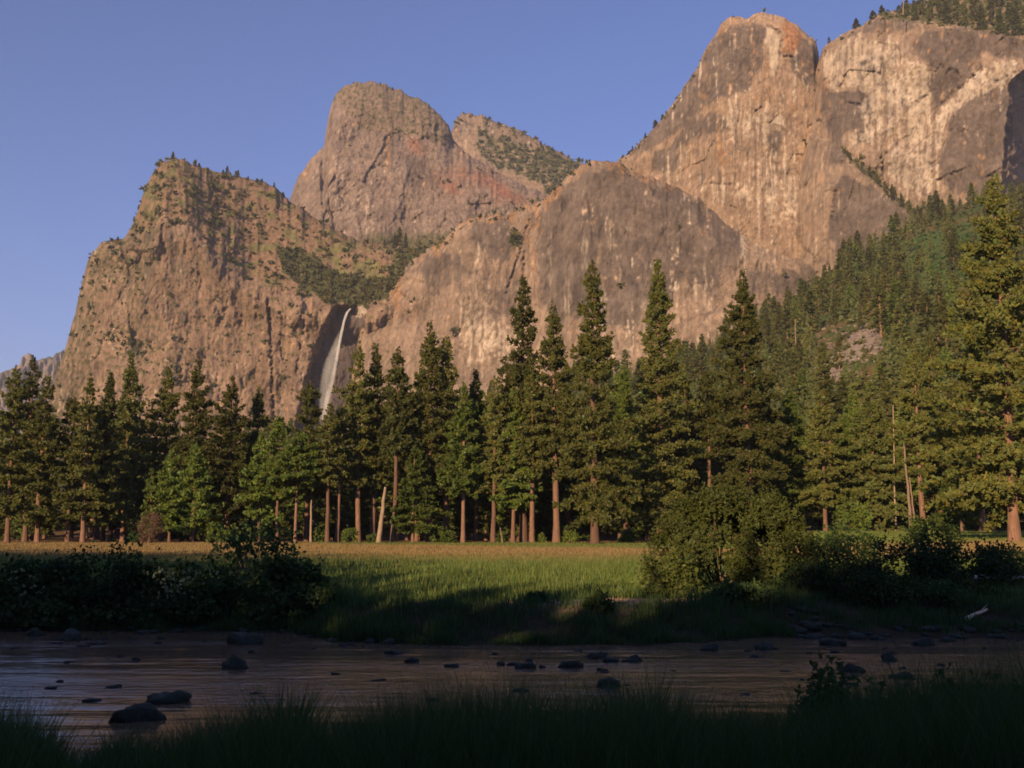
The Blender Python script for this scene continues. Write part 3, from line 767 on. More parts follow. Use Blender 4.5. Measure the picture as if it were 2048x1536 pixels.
# ------------------------------------------------------------------ waterfall
def build_fall():
    r = root("waterfall", tuple(PT(690, 640, 1812)), "white ribbon waterfall dropping from the notch in the left cliff", "waterfall")
    def ribbon(name, pts, dens, Y):
        pts = np.array(pts, float)
        yy = np.linspace(pts[0, 1], pts[-1, 1], 60)
        cx, hw, de = np.interp(yy, pts[:, 1], pts[:, 0]), np.interp(yy, pts[:, 1], pts[:, 2]), np.interp(yy, pts[:, 1], dens)
        th = np.linspace(0, 2 * np.pi, 17)
        V, C = [], []
        for i in range(60):
            w = hw[i] * (1 + .15 * perlin(yy[i] / 7, 3.0, 4))
            px = cx[i] + np.cos(th) * w
            c = PT(px, yy[i] + 0 * px, Y + np.sin(th) * hw[i] * .35)
            V.append(c); C.append(np.repeat((de[i] * (1 - .8 * np.abs(np.cos(th)) ** 3))[:, None], 3, 1))
        me = mesh_from(name, np.concatenate(V) - np.array(r.location), quads=grid_quads(60, 17), col=np.concatenate(C), smooth=True)
        link(name, me, M_FALL, r)
    ribbon("stream", [(701, 617, 2), (694, 625, 3.0), (688, 642, 2.8), (683, 665, 2.9), (678, 690, 3.0), (673, 720, 3.4), (667, 750, 4.2), (660, 780, 5), (654, 800, 5), (648, 840, 5)], [.46, .46, .44, .4, .32, .24, .18, .18, .2, .16], 1806)
    ribbon("spray", [(684, 655, 4), (673, 690, 9), (662, 725, 14), (655, 760, 15), (650, 800, 13), (648, 840, 11)], [.04, .16, .2, .17, .15, .12], 1812)
build_fall()

# ------------------------------------------------------------------ trees
def conifer_meshes(H, cb, R, seed, style, detail=1.0, tuft=.85, lean=0.0):
    """style pine / cedar / fir. H height, cb crown base height, R widest branch. -> trunk mesh, crown mesh"""
    rng = np.random.default_rng(seed)
    tb = MB()
    nseg = 12
    zz = np.linspace(0, 1, nseg) ** 1.1 * H
    r0 = (.0130 if style == 'pine' else .0115) * H + .06
    rad = r0 * (1 - zz / H) ** .85 + .03
    rad[0] *= 1.3
    path = np.stack([np.cumsum(rng.normal(0, .0016 * H, nseg)) + lean * zz, np.cumsum(rng.normal(0, .0016 * H, nseg)), zz], -1)
    path[:2, :2] *= .2; path[0, 2] = -.5
    V, q = tube(path, rad, 8, .06, rng)
    tb.add(V, quads=q)
    nb = int((3.9 if style == 'pine' else 4.6) * (H - cb) * detail ** .5) + 14
    t = np.sort(rng.uniform(0, 1, nb))
    if style == 'pine': prof = np.clip((1 - t) ** .80 * 1.28, .05, 1) * (.80 + .20 * sstep(0, .2, t))
    elif style == 'cedar': prof = np.clip((1 - t) ** .85 * 1.12, .03, 1) * (.72 + .28 * sstep(0, .18, t))
    else: prof = np.clip((1 - t) ** .9 * 1.1, .03, 1)
    gap = 1 - .45 * (rng.uniform(0, 1, nb) < (.32 if style == 'pine' else .15))
    bulge = 1 + (.26 if style == 'pine' else .14) * perlin(t * 9 + seed, 0 * t + .5, seed % 97)
    L = R * prof * rng.uniform(.66, 1.12, nb) * gap * bulge + .25
    az = np.arange(nb) * 2.39996 + rng.normal(0, .35, nb)
    L = L * (1 + rng.uniform(.05, .28) * np.cos(az - rng.uniform(0, 6.28) - 2 * t) + .16 * perlin(t * 6 + 1.7 * np.cos(az), 2 * np.sin(az) + seed, seed % 83))
    if style == 'pine': inc = np.radians(-14 + 46 * t + rng.normal(0, 9, nb))
    elif style == 'cedar': inc = np.radians(-6 + 48 * t + rng.normal(0, 7, nb))
    else: inc = np.radians(-20 + 40 * t + rng.normal(0, 6, nb))
    bz = cb + t * (H - cb) * .985
    bx, by = np.interp(bz, path[:, 2], path[:, 0]), np.interp(bz, path[:, 2], path[:, 1])
    d = np.stack([np.cos(az) * np.cos(inc), np.sin(az) * np.cos(inc), np.sin(inc)], -1)
    side = np.stack([-np.sin(az), np.cos(az), 0 * az], -1)
    base = np.stack([bx, by, bz], -1)
    # boughs: slim three sided wedges
    for i in range(0, nb):
        if L[i] < .8: continue
        p0, p1 = base[i], base[i] + d[i] * L[i] * .85 + np.array([0, 0, -.03 * L[i]])
        w = .035 + .012 * L[i]
        up = np.array([0, 0, w])
        tb.add([p0 + side[i] * w, p0 - side[i] * w, p0 - up, p1], tris=[[0, 1, 3], [1, 2, 3], [2, 0, 3]])
    # dead snags below the crown
    for i in range(int(cb * .35)):
        z = rng.uniform(.35, 1) * cb; a = rng.uniform(0, 6.28); l = rng.uniform(.6, 2.4)
        p0 = np.array([np.interp(z, path[:, 2], path[:, 0]), np.interp(z, path[:, 2], path[:, 1]), z]); dd = np.array([math.cos(a), math.sin(a), rng.uniform(-.4, .2)])
        tb.add([p0 + [0, 0, .05], p0 - [0, 0, .05], p0 + [.05, .05, 0], p0 + dd * l], tris=[[0, 1, 3], [1, 2, 3], [2, 0, 3]])
    trunk = tb.mesh("trunk", smooth=False)
    per = np.maximum(3, (L * (3.8 if style == 'pine' else 4.6) * detail / tuft * .85).astype(int))
    idx = np.repeat(np.arange(nb), per)
    m = len(idx)
    u = rng.uniform(.0, 1, m)
    u = (.17 + .85 * u ** .75) if style == 'pine' else (.12 + .92 * u ** .8)
    fan = (rng.uniform(-1, 1, m)) * L[idx] * .30 * np.clip(1.25 - u, .15, 1)
    c = base[idx] + d[idx] * (L[idx] * u)[:, None] + side[idx] * fan[:, None]
    c[:, 2] += rng.normal(0, .27 if style == 'pine' else .30, m) * np.clip(H / 40, .4, 1.2) - (.06 if style != 'pine' else .0) * L[idx] * u ** 2
    dirs = d[idx] * .75 + np.array([0, 0, .45 if style == 'pine' else .05])
    size = (.20 + .80 * tuft) * rng.uniform(.7, 1.2, m) * np.clip(.6 + .2 * L[idx], .5, 1)
    k = 6 if style == 'pine' else 5
    V, q = tri_fan(c, size, dirs, k, .95 if style == 'pine' else .75, .30 if style == 'pine' else .36, rng, flat=.8 if style == 'pine' else .6,
                   face=np.stack([np.cos(az), np.sin(az), .25 + 0 * az], -1)[idx] + (side[idx] * (fan / (L[idx] * .3 + .01))[:, None]) * .35)
    tint = np.repeat(rng.uniform(.62, 1.3, m), k * 3)
    warm = np.repeat(rng.normal(0, .10, m), k * 3)
    Cc = np.stack([tint * (1 + warm), tint, tint * (1 - warm)], -1)
    crown = mesh_from("crown", V, tris=q, col=Cc)
    return trunk, crown

SPEC = {'pine': ("pine_tree", M_PINE), 'cedar': ("cedar_tree", M_CEDAR), 'fir': ("fir_tree", M_FIR)}

def make_tree(style, loc, H, cb, R, seed, label, group, detail=1.0, tuft=.85, lean=0.0, rz=0.0):
    nm, fm = SPEC[style]
    tr, cr = conifer_meshes(H, cb, R, seed, style, detail, tuft, lean)
    r = root(nm, loc, label, "tree", group, rz)
    link("trunk", tr, M_BARK, r); link("crown", cr, fm, r)
    return r

FRONT = "trees along the far edge of the meadow"
# style, x, top y, distance, half width px, crown base y, label
TREES = [
 ('pine', 14, 728, 217, 44, 1005, "pine at the far left edge of the forest, crown cut by the frame"),
 ('pine', 50, 712, 236, 36, 960, "tall pine whose tip covers the distant pinnacle"),
 ('pine', 74, 748, 218, 38, 1015, "pine with a bare base second from the left frame edge"),
 ('pine', 135, 790, 222, 32, 920, "slim pine left of the broken topped pine, bare orange trunk low down"),
 ('pine', 165, 756, 217, 40, 1005, "pine with its pale trunk showing right up to a broken top"),
 ('fir', 205, 742, 240, 38, 1000, "dark fir just right of the broken topped pine"),
 ('fir', 245, 704, 232, 44, 1010, "broad dark fir, tallest in the left part of the forest"),
 ('pine', 322, 732, 238, 38, 960, "thin crowned pine with rock showing through, left of centre left"),
 ('pine', 290, 800, 246, 26, 970, "small sparse pine in the gap before the left cliff"),
 ('pine', 384, 708, 230, 40, 990, "tall shaggy pine rising above two light green cedars"),
 ('pine', 452, 752, 226, 44, 1000, "pine with tiered branches left of the dark cleft in the cliff"),
 ('fir', 508, 768, 234, 36, 1000, "dark fir in front of the dark cleft in the cliff"),
 ('cedar', 338, 892, 219, 36, 1035, "light green cedar behind the bare reddish bush"),
 ('cedar', 385, 888, 219, 42, 1035, "wider light green cedar right of the bare reddish bush"),
 ('cedar', 298, 935, 221, 17, 1040, "narrow young cedar above the bare reddish bush"),
 ('cedar', 517, 862, 220, 38, 1010, "pointed light green cedar, first of three left of the waterfall"),
 ('cedar', 554, 832, 219, 42, 985, "tallest of three light green cedars left of the waterfall"),
 ('cedar', 590, 868, 217, 44, 972, "light green cedar on a straight bare trunk below the waterfall's left"),
 ('pine', 612, 760, 238, 42, 975, "pine standing at the left foot of the wet alcove"),
 ('pine', 654, 806, 219, 24, 960, "slender pine directly below the waterfall, left of a twin"),
 ('pine', 674, 812, 222, 28, 955, "slender pine directly below the waterfall, right of a twin"),
 ('pine', 716, 688, 227, 42, 960, "tall pine hiding the right side of the wet alcove"),
 ('pine', 745, 684, 232, 38, 980, "tall pine close behind the one right of the waterfall"),
 ('fir', 786, 692, 221, 34, 900, "dark fir with a long purple brown trunk right of the leaning snag"),
 ('cedar', 825, 892, 219, 40, 1062, "short light green cedar right of the leaning snag"),
 ('pine', 858, 642, 226, 40, 965, "tall pine with a fine pointed tip, left of a close companion"),
 ('pine', 892, 668, 229, 34, 975, "dense pine shouldering the one with a fine pointed tip"),
 ('pine', 838, 720, 244, 30, 980, "pine half hidden left of the one with a fine pointed tip"),
 ('cedar', 926, 766, 218, 36, 985, "green cedar on a thick straight reddish trunk"),
 ('cedar', 952, 738, 240, 40, 975, "bright green broad cedar before the tan cliff foot"),
 ('pine', 986, 752, 219, 34, 985, "pine with a pale pole like trunk and open twiggy top"),
 ('cedar', 1026, 772, 220, 36, 1015, "light green cedar below the tall pine left of centre"),
 ('pine', 1047, 552, 224, 46, 955, "very tall pine left of centre, spire shaped crown against grey rock"),
 ('pine', 1064, 728, 218, 36, 960, "thick trunked pine hugging the very tall pine left of centre"),
 ('pine', 1113, 604, 219, 42, 940, "tall narrow pine with a thick bare red trunk in the centre"),
 ('pine', 1190, 516, 200, 62, 1040, "giant pine standing out in front on the meadow, drooping low boughs"),
 ('cedar', 1252, 730, 236, 46, 1010, "green conifer filling the gap between the two tallest pines"),
 ('pine', 1322, 514, 216, 56, 1035, "giant shaggy pine with a flat irregular top behind the willow"),
 ('pine', 1423, 742, 226, 30, 870, "slim pine with a long bare trunk rising from behind the willow"),
 ('pine', 1375, 760, 246, 34, 960, "green pine between the shaggy giant and the slim bare trunk"),
 ('pine', 1500, 538, 210, 62, 985, "giant cone topped pine with a thick rust red trunk, right of the willow"),
 ('cedar', 1590, 776, 232, 44, 1020, "light green cedar right of the cone topped giant"),
 ('pine', 1652, 778, 219, 44, 1010, "pine with a short thick orange trunk on the right meadow edge"),
 ('cedar', 1697, 822, 230, 28, 1030, "small pointed cedar between two larger trees on the right"),
 ('fir', 1755, 758, 222, 58, 1045, "broad fir with long layered boughs on the right"),
 ('cedar', 1718, 770, 250, 38, 1010, "pale green cedar behind the broad layered fir"),
 ('pine', 1848, 688, 216, 40, 945, "golden lit pine with twin bare trunks near the right"),
 ('pine', 1884, 664, 230, 36, 960, "tall dull pine just behind the golden lit one"),
 ('fir', 1920, 760, 226, 40, 1000, "dark fir shaded between golden pines on the right"),
 ('pine', 1968, 650, 200, 44, 1000, "golden pine left of the large near pine at the right edge"),
 ('pine', 2030, 346, 150, 112, 1020, "large near pine at the right frame edge, golden boughs and orange trunk"),
 ('pine', 1990, 870, 205, 40, 1015, "short golden pine below the large near pine at the right edge"),
 ('cedar', 1925, 900, 200, 34, 1040, "low golden green cedar at the forest's right end"),
]
for i, (st, x, ty, Y, hw, cby, lab) in enumerate(TREES):
    X = XAT(x, Y); z = gz(X, Y)
    top = PT(x, ty, Y)[2]; H = float(top - z)
    zc = float(PT(x, cby, Y)[2] - z)
    R = hw / F * Y * 1.36
    if x < 520: zc -= 2.6
    make_tree(st, (float(X), Y, z), H, max(1.5, zc), R, 300 + i, lab, FRONT, detail=1.25, tuft=.50 if st == 'pine' else .52)

LAND = [(15, "left frame edge"), (165, "broken topped pine"), (245, "broad dark fir"), (384, "tall shaggy pine"), (455, "tiered pine"), (543, "dark cliff cleft"), (665, "waterfall"), (770, "leaning pale snag"),
        (858, "fine tipped pine"), (950, "bright broad cedar"), (1047, "spire shaped tall pine"), (1113, "red trunked narrow pine"), (1190, "giant pine on the meadow"), (1322, "flat topped giant pine"), (1423, "slim bare trunk"),
        (1500, "rust red trunked giant"), (1592, "bare slope snag"), (1652, "short orange trunk"), (1705, "talus patch"), (1755, "layered fir"), (1815, "leaning dead pair"), (1848, "golden twin trunks"), (1905, "bright brush patch"), (1968, "golden right pine"), (2030, "large near pine")]
USED = {}
def near_label(what, px, h=0):
    """first free wording that places a plant by the nearest landmarks of the forest"""
    order = sorted(LAND, key=lambda k: abs(k[0] - px))[:4]
    size = ("tall ", "") if h > 34 else ("small ", "") if 0 < h < 26 else ("", "slender ") if h else ("",)
    cands = [f"{sz}{what} {side} the {kl}" for kx, kl in order for side in (("left of", "close left of") if px < kx else ("right of", "close right of")) for sz in size]
    for c in cands:
        if c not in USED: USED[c] = 1; return c
    return cands[0]

# prototypes reused for the deeper forest and the slopes
def proto(style, H, cb, R, seed, detail, tuft):
    tr, cr = conifer_meshes(H, cb, R, seed, style, detail, tuft)
    return style, H, R, tr, cr
P_NEAR = [proto('pine', 42, 5, 5.2, 901, 1.0, .7), proto('pine', 46, 11, 4.8, 902, 1.0, .7), proto('fir', 40, 2, 5.0, 903, 1.0, .7), proto('cedar', 32, 2, 4.6, 904, 1.0, .7), proto('fir', 44, 4, 4.6, 905, 1.0, .7)]
P_FAR = [proto('pine', 36, 5, 5.0, 911, .42, 2.0), proto('fir', 36, 2.5, 5.2, 912, .42, 2.0), proto('fir', 30, 2, 4.0, 913, .42, 1.8), proto('pine', 40, 8, 4.6, 914, .42, 2.0), proto('cedar', 30, 2, 4.6, 915, .42, 1.8)]

def place(p, loc, H, label, group, wid=1.0, rz=None):
    style, H0, R0, tr, cr = p
    nm, fm = SPEC[style]
    r = root(nm, loc, label, "tree", group, random.uniform(0, 6.28) if rz is None else rz)
    s = H / H0
    r.scale = (s * wid, s * wid, s)
    link("trunk", tr, M_BARK, r); link("crown", cr, fm, r)
    return r

ENV = ([-80, 0, 130, 165, 220, 300, 350, 400, 430, 460, 530, 560, 600, 650, 700, 760, 800, 850, 900, 930, 1000, 1050, 1110, 1250, 1330, 1400, 1500, 1560, 1700, 2048, 2150],
       [760, 770, 870, 800, 770, 850, 840, 800, 880, 800, 870, 880, 820, 850, 780, 790, 760, 740, 760, 800, 800, 730, 730, 740, 730, 780, 740, 810, 790, 720, 700])
pts = []
for k in range(12000):
    if len(pts) >= 135: break
    Y = random.uniform(238, 345); x = random.uniform(-50, 2100); X = XAT(x, Y)
    if any((X - a) ** 2 + ((Y - b) * .8) ** 2 < 4.2 ** 2 for a, b in pts): continue
    pts.append((X, Y))
    top = float(np.interp(x, *ENV)) + random.uniform(15, 130)
    z = gz(X, Y); H = max(14, float(PT(x, top, Y)[2]) - z)
    pr = random.choice(P_NEAR); row = "in the second row" if Y < 275 else "deep in the forest"
    place(pr, (X, Y, z), H, near_label(f"{pr[0]} {row}", x, H), "conifers deep in the meadow forest", random.uniform(1.2, 1.6))

# conifers on the talus slope under the cliffs
SLOPE = "conifers on the slope under the cliffs"
hp = []
tall = [(1742, 470, 1180, 30), (1650, 530, 1000, 26), (1590, 590, 900, 24), (1780, 480, 1150, 26), (1860, 385, 1280, 22), (1905, 395, 1290, 22), (1700, 470, 1150, 22), (1405, 668, 1000, 16), (1390, 690, 980, 14), (1620, 600, 920, 20), (1548, 628, 980, 14), (1530, 640, 980, 14), (1990, 410, 1200, 26), (1960, 440, 1100, 24), (1830, 560, 900, 28), (1900, 540, 850, 28), (1720, 620, 800, 24), (1790, 640, 760, 28)]
for x, ty, Y, hw in tall:
    X = XAT(x, Y, 250); z = gz(X, Y)
    H = min(60, max(16, float(PT(x, ty, Y)[2]) - z)); X = XAT(x, Y, z + H * .6)
    hp.append((X, Y))
    pr = random.choice(P_FAR[:4])
    place(pr, (X, Y, z - .5), H, near_label(f"{pr[0]} topping the slope skyline", x, H), SLOPE, 1.1)
for k in range(20000):
    if len(hp) >= 285: break
    Y = random.uniform(340, 1330) if random.random() < .75 else random.uniform(900, 1330)
    x = random.uniform(1180, 2090) if random.random() < .8 else random.uniform(-40, 1180)
    X = XAT(x, Y, 120); z = gz(X, Y); px, py = PXOF(X, Y, z)
    if 1640 < px < 1765 and 655 < py < 760 and Y < 900 and random.random() < .6: continue
    if 1800 < px < 2010 and 440 < py < 590 and random.random() < .7: continue
    if any((X - a) ** 2 + (Y - b) ** 2 < (7.0 + Y * .005) ** 2 for a, b in hp): continue
    hp.append((X, Y))
    pr = random.choice(P_FAR); hh = random.uniform(22, 42)
    lvl = "high up" if Y > 1000 else "halfway up" if Y > 650 else "low"
    place(pr, (X, Y, z - .5), hh, near_label(f"{pr[0]} {lvl} on the wooded slope", px, hh),
          SLOPE, random.uniform(1.25, 1.75))

# small conifers on ridges and ledges of the rocks
def ridge_trees(mas, xs, label, group, hm=(12, 22), dy=2, protos=(1, 2, 3)):
    for x in xs:
        if random.random() < .25: continue
        x = x + random.uniform(-7, 7)
        j = int(np.argmin(np.abs(mas.px[0] - x)))
        y = mas.ridge[j] + dy
        p = mas.at(x, y)
        place(P_FAR[random.choice(protos)], (float(p[0]), float(p[1]), float(p[2]) - 2), hm[0] * .8 + (hm[1] - hm[0]) * random.random() ** 1.6, label, group, random.uniform(1.6, 2.9))
ridge_trees(M_LEFT, [338, 352, 366, 390, 402, 415, 423, 440, 455, 468, 480, 497, 512, 530, 548, 560, 572, 276, 262, 238], "small dark conifer on the ridge of the left cliff", "conifers on the left cliff ridge")
ridge_trees(M_DOME, [690, 712, 728, 745, 762, 782, 812], "small conifer on top of the central dome", "conifers on the central dome", (12, 20), 3)
ridge_trees(M_BACK, [940, 958, 975, 982, 990, 1002, 1028, 1048, 1075, 1095, 1120, 1140], "small conifer on the knob behind the dome", "conifers on the wooded knob", (18, 34), 4)
ridge_trees(M_SP, [1262, 1272, 1285, 1296, 1308, 1322, 1240, 1228], "small conifer on the left shoulder of the tall spire", "conifers on the spire shoulder", (10, 18), 2)
ridge_trees(M_WA, [1655, 1718, 1745, 1752, 1764, 1790, 1800, 1812], "small conifer on the skyline of the right wall", "conifers on the right wall skyline", (12, 26), 2)
for (x, y, h) in [(1830, 40, 34), (1845, 30, 40), (1862, 40, 36), (1880, 36, 34), (1895, 48, 38), (1912, 40, 40), (1930, 52, 36), (1948, 44, 42), (1965, 58, 38), (1985, 50, 44), (2000, 66, 40), (2020, 58, 44), (2035, 72, 42), (2050, 66, 40), (1870, 12, 40), (1905, 8, 40), (1950, 8, 44), (1990, 14, 44), (2030, 20, 44), (1815, 32, 30)]:
    p = M_WA.at(x, y)
    place(P_FAR[random.choice((0, 1, 3))], (float(p[0]), float(p[1]), float(p[2]) - 2), h * 1.15, "tall conifer crowning the right wall at the top of the frame", "conifers crowning the right wall", 1.3)
for (x, y, h) in [(1872, 425, 34), (1885, 430, 26), (1900, 425, 30), (1920, 432, 26), (1700, 320, 14), (1722, 338, 14), (1738, 352, 18), (1752, 366, 22), (1770, 385, 20), (1785, 398, 24), (1802, 412, 22), (1818, 424, 20), (1835, 432, 18), (1940, 440, 28), (1965, 445, 30)]:
    p = M_WA.at(x, y)
    place(P_FAR[random.choice((0, 1, 2))], (float(p[0]), float(p[1]) - 3, float(p[2]) - 2), h, "conifer on the diagonal ledge crossing the right wall", "conifers on the right wall ledge", 1.35)
for (x, y, h) in [(800, 485, 44), (790, 490, 34), (812, 488, 32), (840, 478, 22), (770, 495, 20), (870, 468, 18)]:
    p = M_LEFT.at(x, y)
    place(P_FAR[random.choice((1, 2))], (float(p[0]), float(p[1]) - 6, float(p[2]) - 6), h, "conifer in the hanging valley at the foot of the central dome", "conifers in the hanging valley", 1.2)

# chaparral and scrub: uncountable, one mass per rock
def scrub(mas, name, weight, n, size, label, tall=1.0, seed=0, k=7):
    rng = np.random.default_rng(seed)
    w = weight(mas.px, mas.py, mas.dist).clip(0) .ravel()
    idx = rng.choice(len(w), n, p=w / w.sum())
    c = mas.W.reshape(-1, 3)[idx] + rng.normal(0, 1.5, (n, 3)) * [1, .4, 1]
    sz = rng.uniform(size[0], size[1], n) * rng.choice([.55, 1, 1.9], n, p=[.4, .4, .2])
    c[:, 2] += sz * .35; c[:, 1] -= sz * .3
    V, q = tri_spray(c, sz, np.broadcast_to([0, -.25, .35 * tall], (n, 3)), k, 1.0, .42, rng)
    t = np.repeat(rng.uniform(.65, 1.3, n), k * 4); g = np.repeat(rng.normal(0, .1, n), k * 4)
    me = mesh_from(name, V, quads=q, col=np.stack([t * (1 + g), t, t * (1 - g)], -1))
    tag(link(name, me, M_SCRUB), label, "scrub", None, "stuff")

def w_left(px, py, d):
    x, y = warp(px, py, 9, 28, 12)
    up = (np.interp(x, *BRINK) - y > 4)
    veg = inpoly(x, y, [(545, 492), (600, 500), (640, 525), (690, 548), (770, 560), (800, 500), (850, 485), (880, 470), (900, 500), (760, 600), (730, 610), (690, 612), (650, 600), (600, 575), (570, 540)])
    cl = sstep(.12, .38, fbm(px / 22, py / 13, 5, 71)) * 1.3
    return 2.0 * veg * sstep(-.35, .1, fbm(px / 14, py / 8, 3, 24)) + up * (.75 * cl + .035) + 1.1 * (d < 130) * (px < 470) * cl * sstep(620, 420, py) \
        + .34 * sstep(.22, .4, fbm(px / 16, py / 13, 4, 26)) + 1.6 * blob(px, py, 255, 685, 50, 14, 20) + 1.0 * blob(px, py, 345, 745, 40, 14)
scrub(M_LEFT, "chaparral", w_left, 4600, (2.0, 4.4), "dark green chaparral dotting the left cliff and the hanging valley", seed=1)
def w_dome(px, py, d):
    x, y = warp(px, py, 12, 30, 6)
    up = inpoly(x, y, [(660, 200), (690, 165), (800, 170), (900, 235), (915, 290), (860, 280), (800, 265), (730, 260), (690, 225)])
    return (.9 * up + .12) * sstep(.0, .3, fbm(px / 9, py / 7, 4, 72)) + 2 * sstep(465, 490, py) * sstep(720, 780, px) + .5 * sstep(.2, .35, fbm(px / 10, py / 8, 3, 73)) * sstep(330, 380, py) * sstep(780, 850, px)
scrub(M_DOME, "chaparral", w_dome, 1100, (2.6, 4.6), "scattered scrub on the central dome", seed=2)
def w_back(px, py, d):
    x, y = warp(px, py, 10, 26, 8)
    return inpoly(x, y, [(960, 265), (1010, 275), (1075, 300), (1160, 322), (1165, 335), (1110, 400), (1060, 360), (1000, 335), (955, 300)]) * sstep(-.45, .15, fbm(px / 16, py / 7, 4, 14)) + .15 * (d < 25)
scrub(M_BACK, "chaparral", w_back, 1300, (4.0, 7.5), "green woodland scrub on the knob behind the dome", seed=3)
def w_but(px, py, d):
    return .6 * (d < 12) * (px < 1270) * sstep(.0, .3, fbm(px / 9, py / 9, 3, 74)) + 3 * blob(px, py, 1030, 482, 8, 12) + 2 * blob(px, py, 1360, 455, 4, 5) + 3 * blob(px, py, 1605, 474, 9, 7) + 3 * blob(px, py, 1660, 495, 26, 10, 25) + 1.5 * blob(px, py, 1545, 485, 5, 5) + 1.5 * blob(px, py, 1240, 572, 6, 4) + 2 * blob(px, py, 906, 665, 6, 6) + 1.2 * blob(px, py, 1568, 558, 4, 4)
scrub(M_BUT, "chaparral", w_but, 420, (2.0, 3.8), "dark shrubs on ledges of the grey lower buttress", seed=4)
def w_sp(px, py, d): return .8 * (d < 8) * sstep(-.1, .3, fbm(px / 9, py / 9, 3, 75)) * (px < 1400) + .25 * (d < 7)
scrub(M_SP, "chaparral", w_sp, 240, (1.8, 3.2), "thin scrub along the outline of the tall spire", seed=5)
def w_wa(px, py, d):
    led = np.interp(px, *LEDGE)
    up = np.interp(px, [1600, 1760, 1850, 1950, 2100], [-200, 40, 48, 62, 84])
    return 1.2 * np.exp(-((py - led - 2) / 9) ** 2) * (px > 1685) * (px < 2000) + .9 * (py < up) * sstep(-.4, .1, fbm(px / 12, py / 12, 3, 76)) + .2 * (d < 10) + 1.5 * blob(px, py, 1890, 460, 50, 22)
scrub(M_WA, "chaparral", w_wa, 1500, (2.2, 4.2), "scrub along the ledges and the top of the right wall", seed=6)

# brush over the talus slope between its trees
def build_brush():
    rng = np.random.default_rng(44)
    n = 6500
    Y = rng.uniform(330, 1340, n) ** 1.0; x = rng.uniform(1150, 2120, n)
    X = (x - 1024) / F * Y; z = ground_z(X, Y); px, py = PXOF(X, Y, z)
    keep = ~(((1640 < px) & (px < 1765) & (655 < py) & (py < 765)) & (rng.uniform(0, 1, n) < .6))
    keep &= fbm(X * .02, Y * .02, 3, 81) > -.35
    X, Y, z = X[keep], Y[keep], z[keep]; n = len(X)
    sz = rng.uniform(1.6, 4.2, n)
    V, q = tri_spray(np.stack([X, Y, z + sz * .4], -1), sz, np.broadcast_to([0, -.2, .4], (n, 3)), 8, 1.0, .42, rng)
    px, py = PXOF(X, Y, z)
    br = inpoly(px, py, [(1800, 480), (1990, 440), (2010, 540), (1900, 590), (1790, 560)])
    t = rng.uniform(.6, 1.2, n)
    C = np.repeat(np.stack([t * (1 - .3 * br), t * (1 + .22 * br), t], -1), 32, 0)
    me = mesh_from("undergrowth", V, quads=q, col=C)
    tag(link("undergrowth", me, M_SCRUB), "green brush covering the talus slope between its conifers", "undergrowth", None, "stuff")
build_brush()

def build_forest():
    rng = np.random.default_rng(46)
    n = 1100
    Y = rng.uniform(430, 1345, n); x = rng.uniform(1150, 2120, n)
    X = (x - 1024) / F * Y; z = ground_z(X, Y); px, py = PXOF(X, Y, z)
    keep = ~((1640 < px) & (px < 1770) & (650 < py) & (py < 770) & (Y < 950))
    keep &= ~((inpoly(px, py, [(1800, 480), (1990, 440), (2010, 540), (1900, 590), (1790, 560)]) > 0) & (rng.uniform(0, 1, n) < .5))
    X, Y, z = X[keep], Y[keep], z[keep]; n = len(X)
    H = rng.uniform(12, 27, n); m = 26
    t = np.tile((np.arange(m) + .5) / m, n) + rng.normal(0, .02, n * m); i = np.repeat(np.arange(n), m)
    az = rng.uniform(0, 6.283, n * m); R = H[i] * .17 * np.clip(1 - t, .05, 1) * rng.uniform(.5, 1.1, n * m)
    out = np.stack([np.cos(az), np.sin(az), .1 + .5 * t], -1)
    c = np.stack([X[i] + np.cos(az) * R * .6, Y[i] + np.sin(az) * R * .6, z[i] + H[i] * (.04 + .96 * t)], -1)
    V, q = tri_fan(c, .9 + R * .9, out, 4, .8, .42, rng, .7, out)
    g = rng.uniform(.7, 1.2, n)[i]; y_ = rng.normal(0, .12, n)[i]
    C = np.repeat(np.stack([g * (1 + y_), g * 1.12, g * (1 - y_)], -1), 12, 0)
    tag(link("forest", mesh_from("forest", V, tris=q, col=C), M_SCRUB), "young conifers massed over the talus slope, too many to count", "forest", None, "stuff")
build_forest()

def build_rubble():
    rng = np.random.default_rng(45); mb = MB()
    import bmesh
    bm = bmesh.new(); bmesh.ops.create_icosphere(bm, subdivisions=1, radius=1.0)
    B = np.array([v.co[:] for v in bm.verts]); T = np.array([[v.index for v in f.verts] for f in bm.faces]); bm.free()
    k = 0
    while k < 420:
        Y = rng.uniform(480, 1000); x = rng.uniform(1630, 1775); X = XAT(x, Y, 120); z = gz(X, Y); px, py = PXOF(X, Y, z)
        if not (650 < py < 775): continue
        r = rng.choice([.5, .8, 1.2, 1.8, 2.8], p=[.25, .3, .25, .14, .06]); g = rng.uniform(.7, 1.25)
        mb.add(B * rng.uniform(.7, 1.3, (len(B), 1)) * [r, r * .8, r * .6] + [X, Y, z + r * .15], tris=T, col=np.array([.18, .148, .134]) * g); k += 1
    tag(link("rubble", mb.mesh("rubble"), M_GROUND), "grey talus rubble among the slope conifers", "rubble", None, "stuff")
build_rubble()

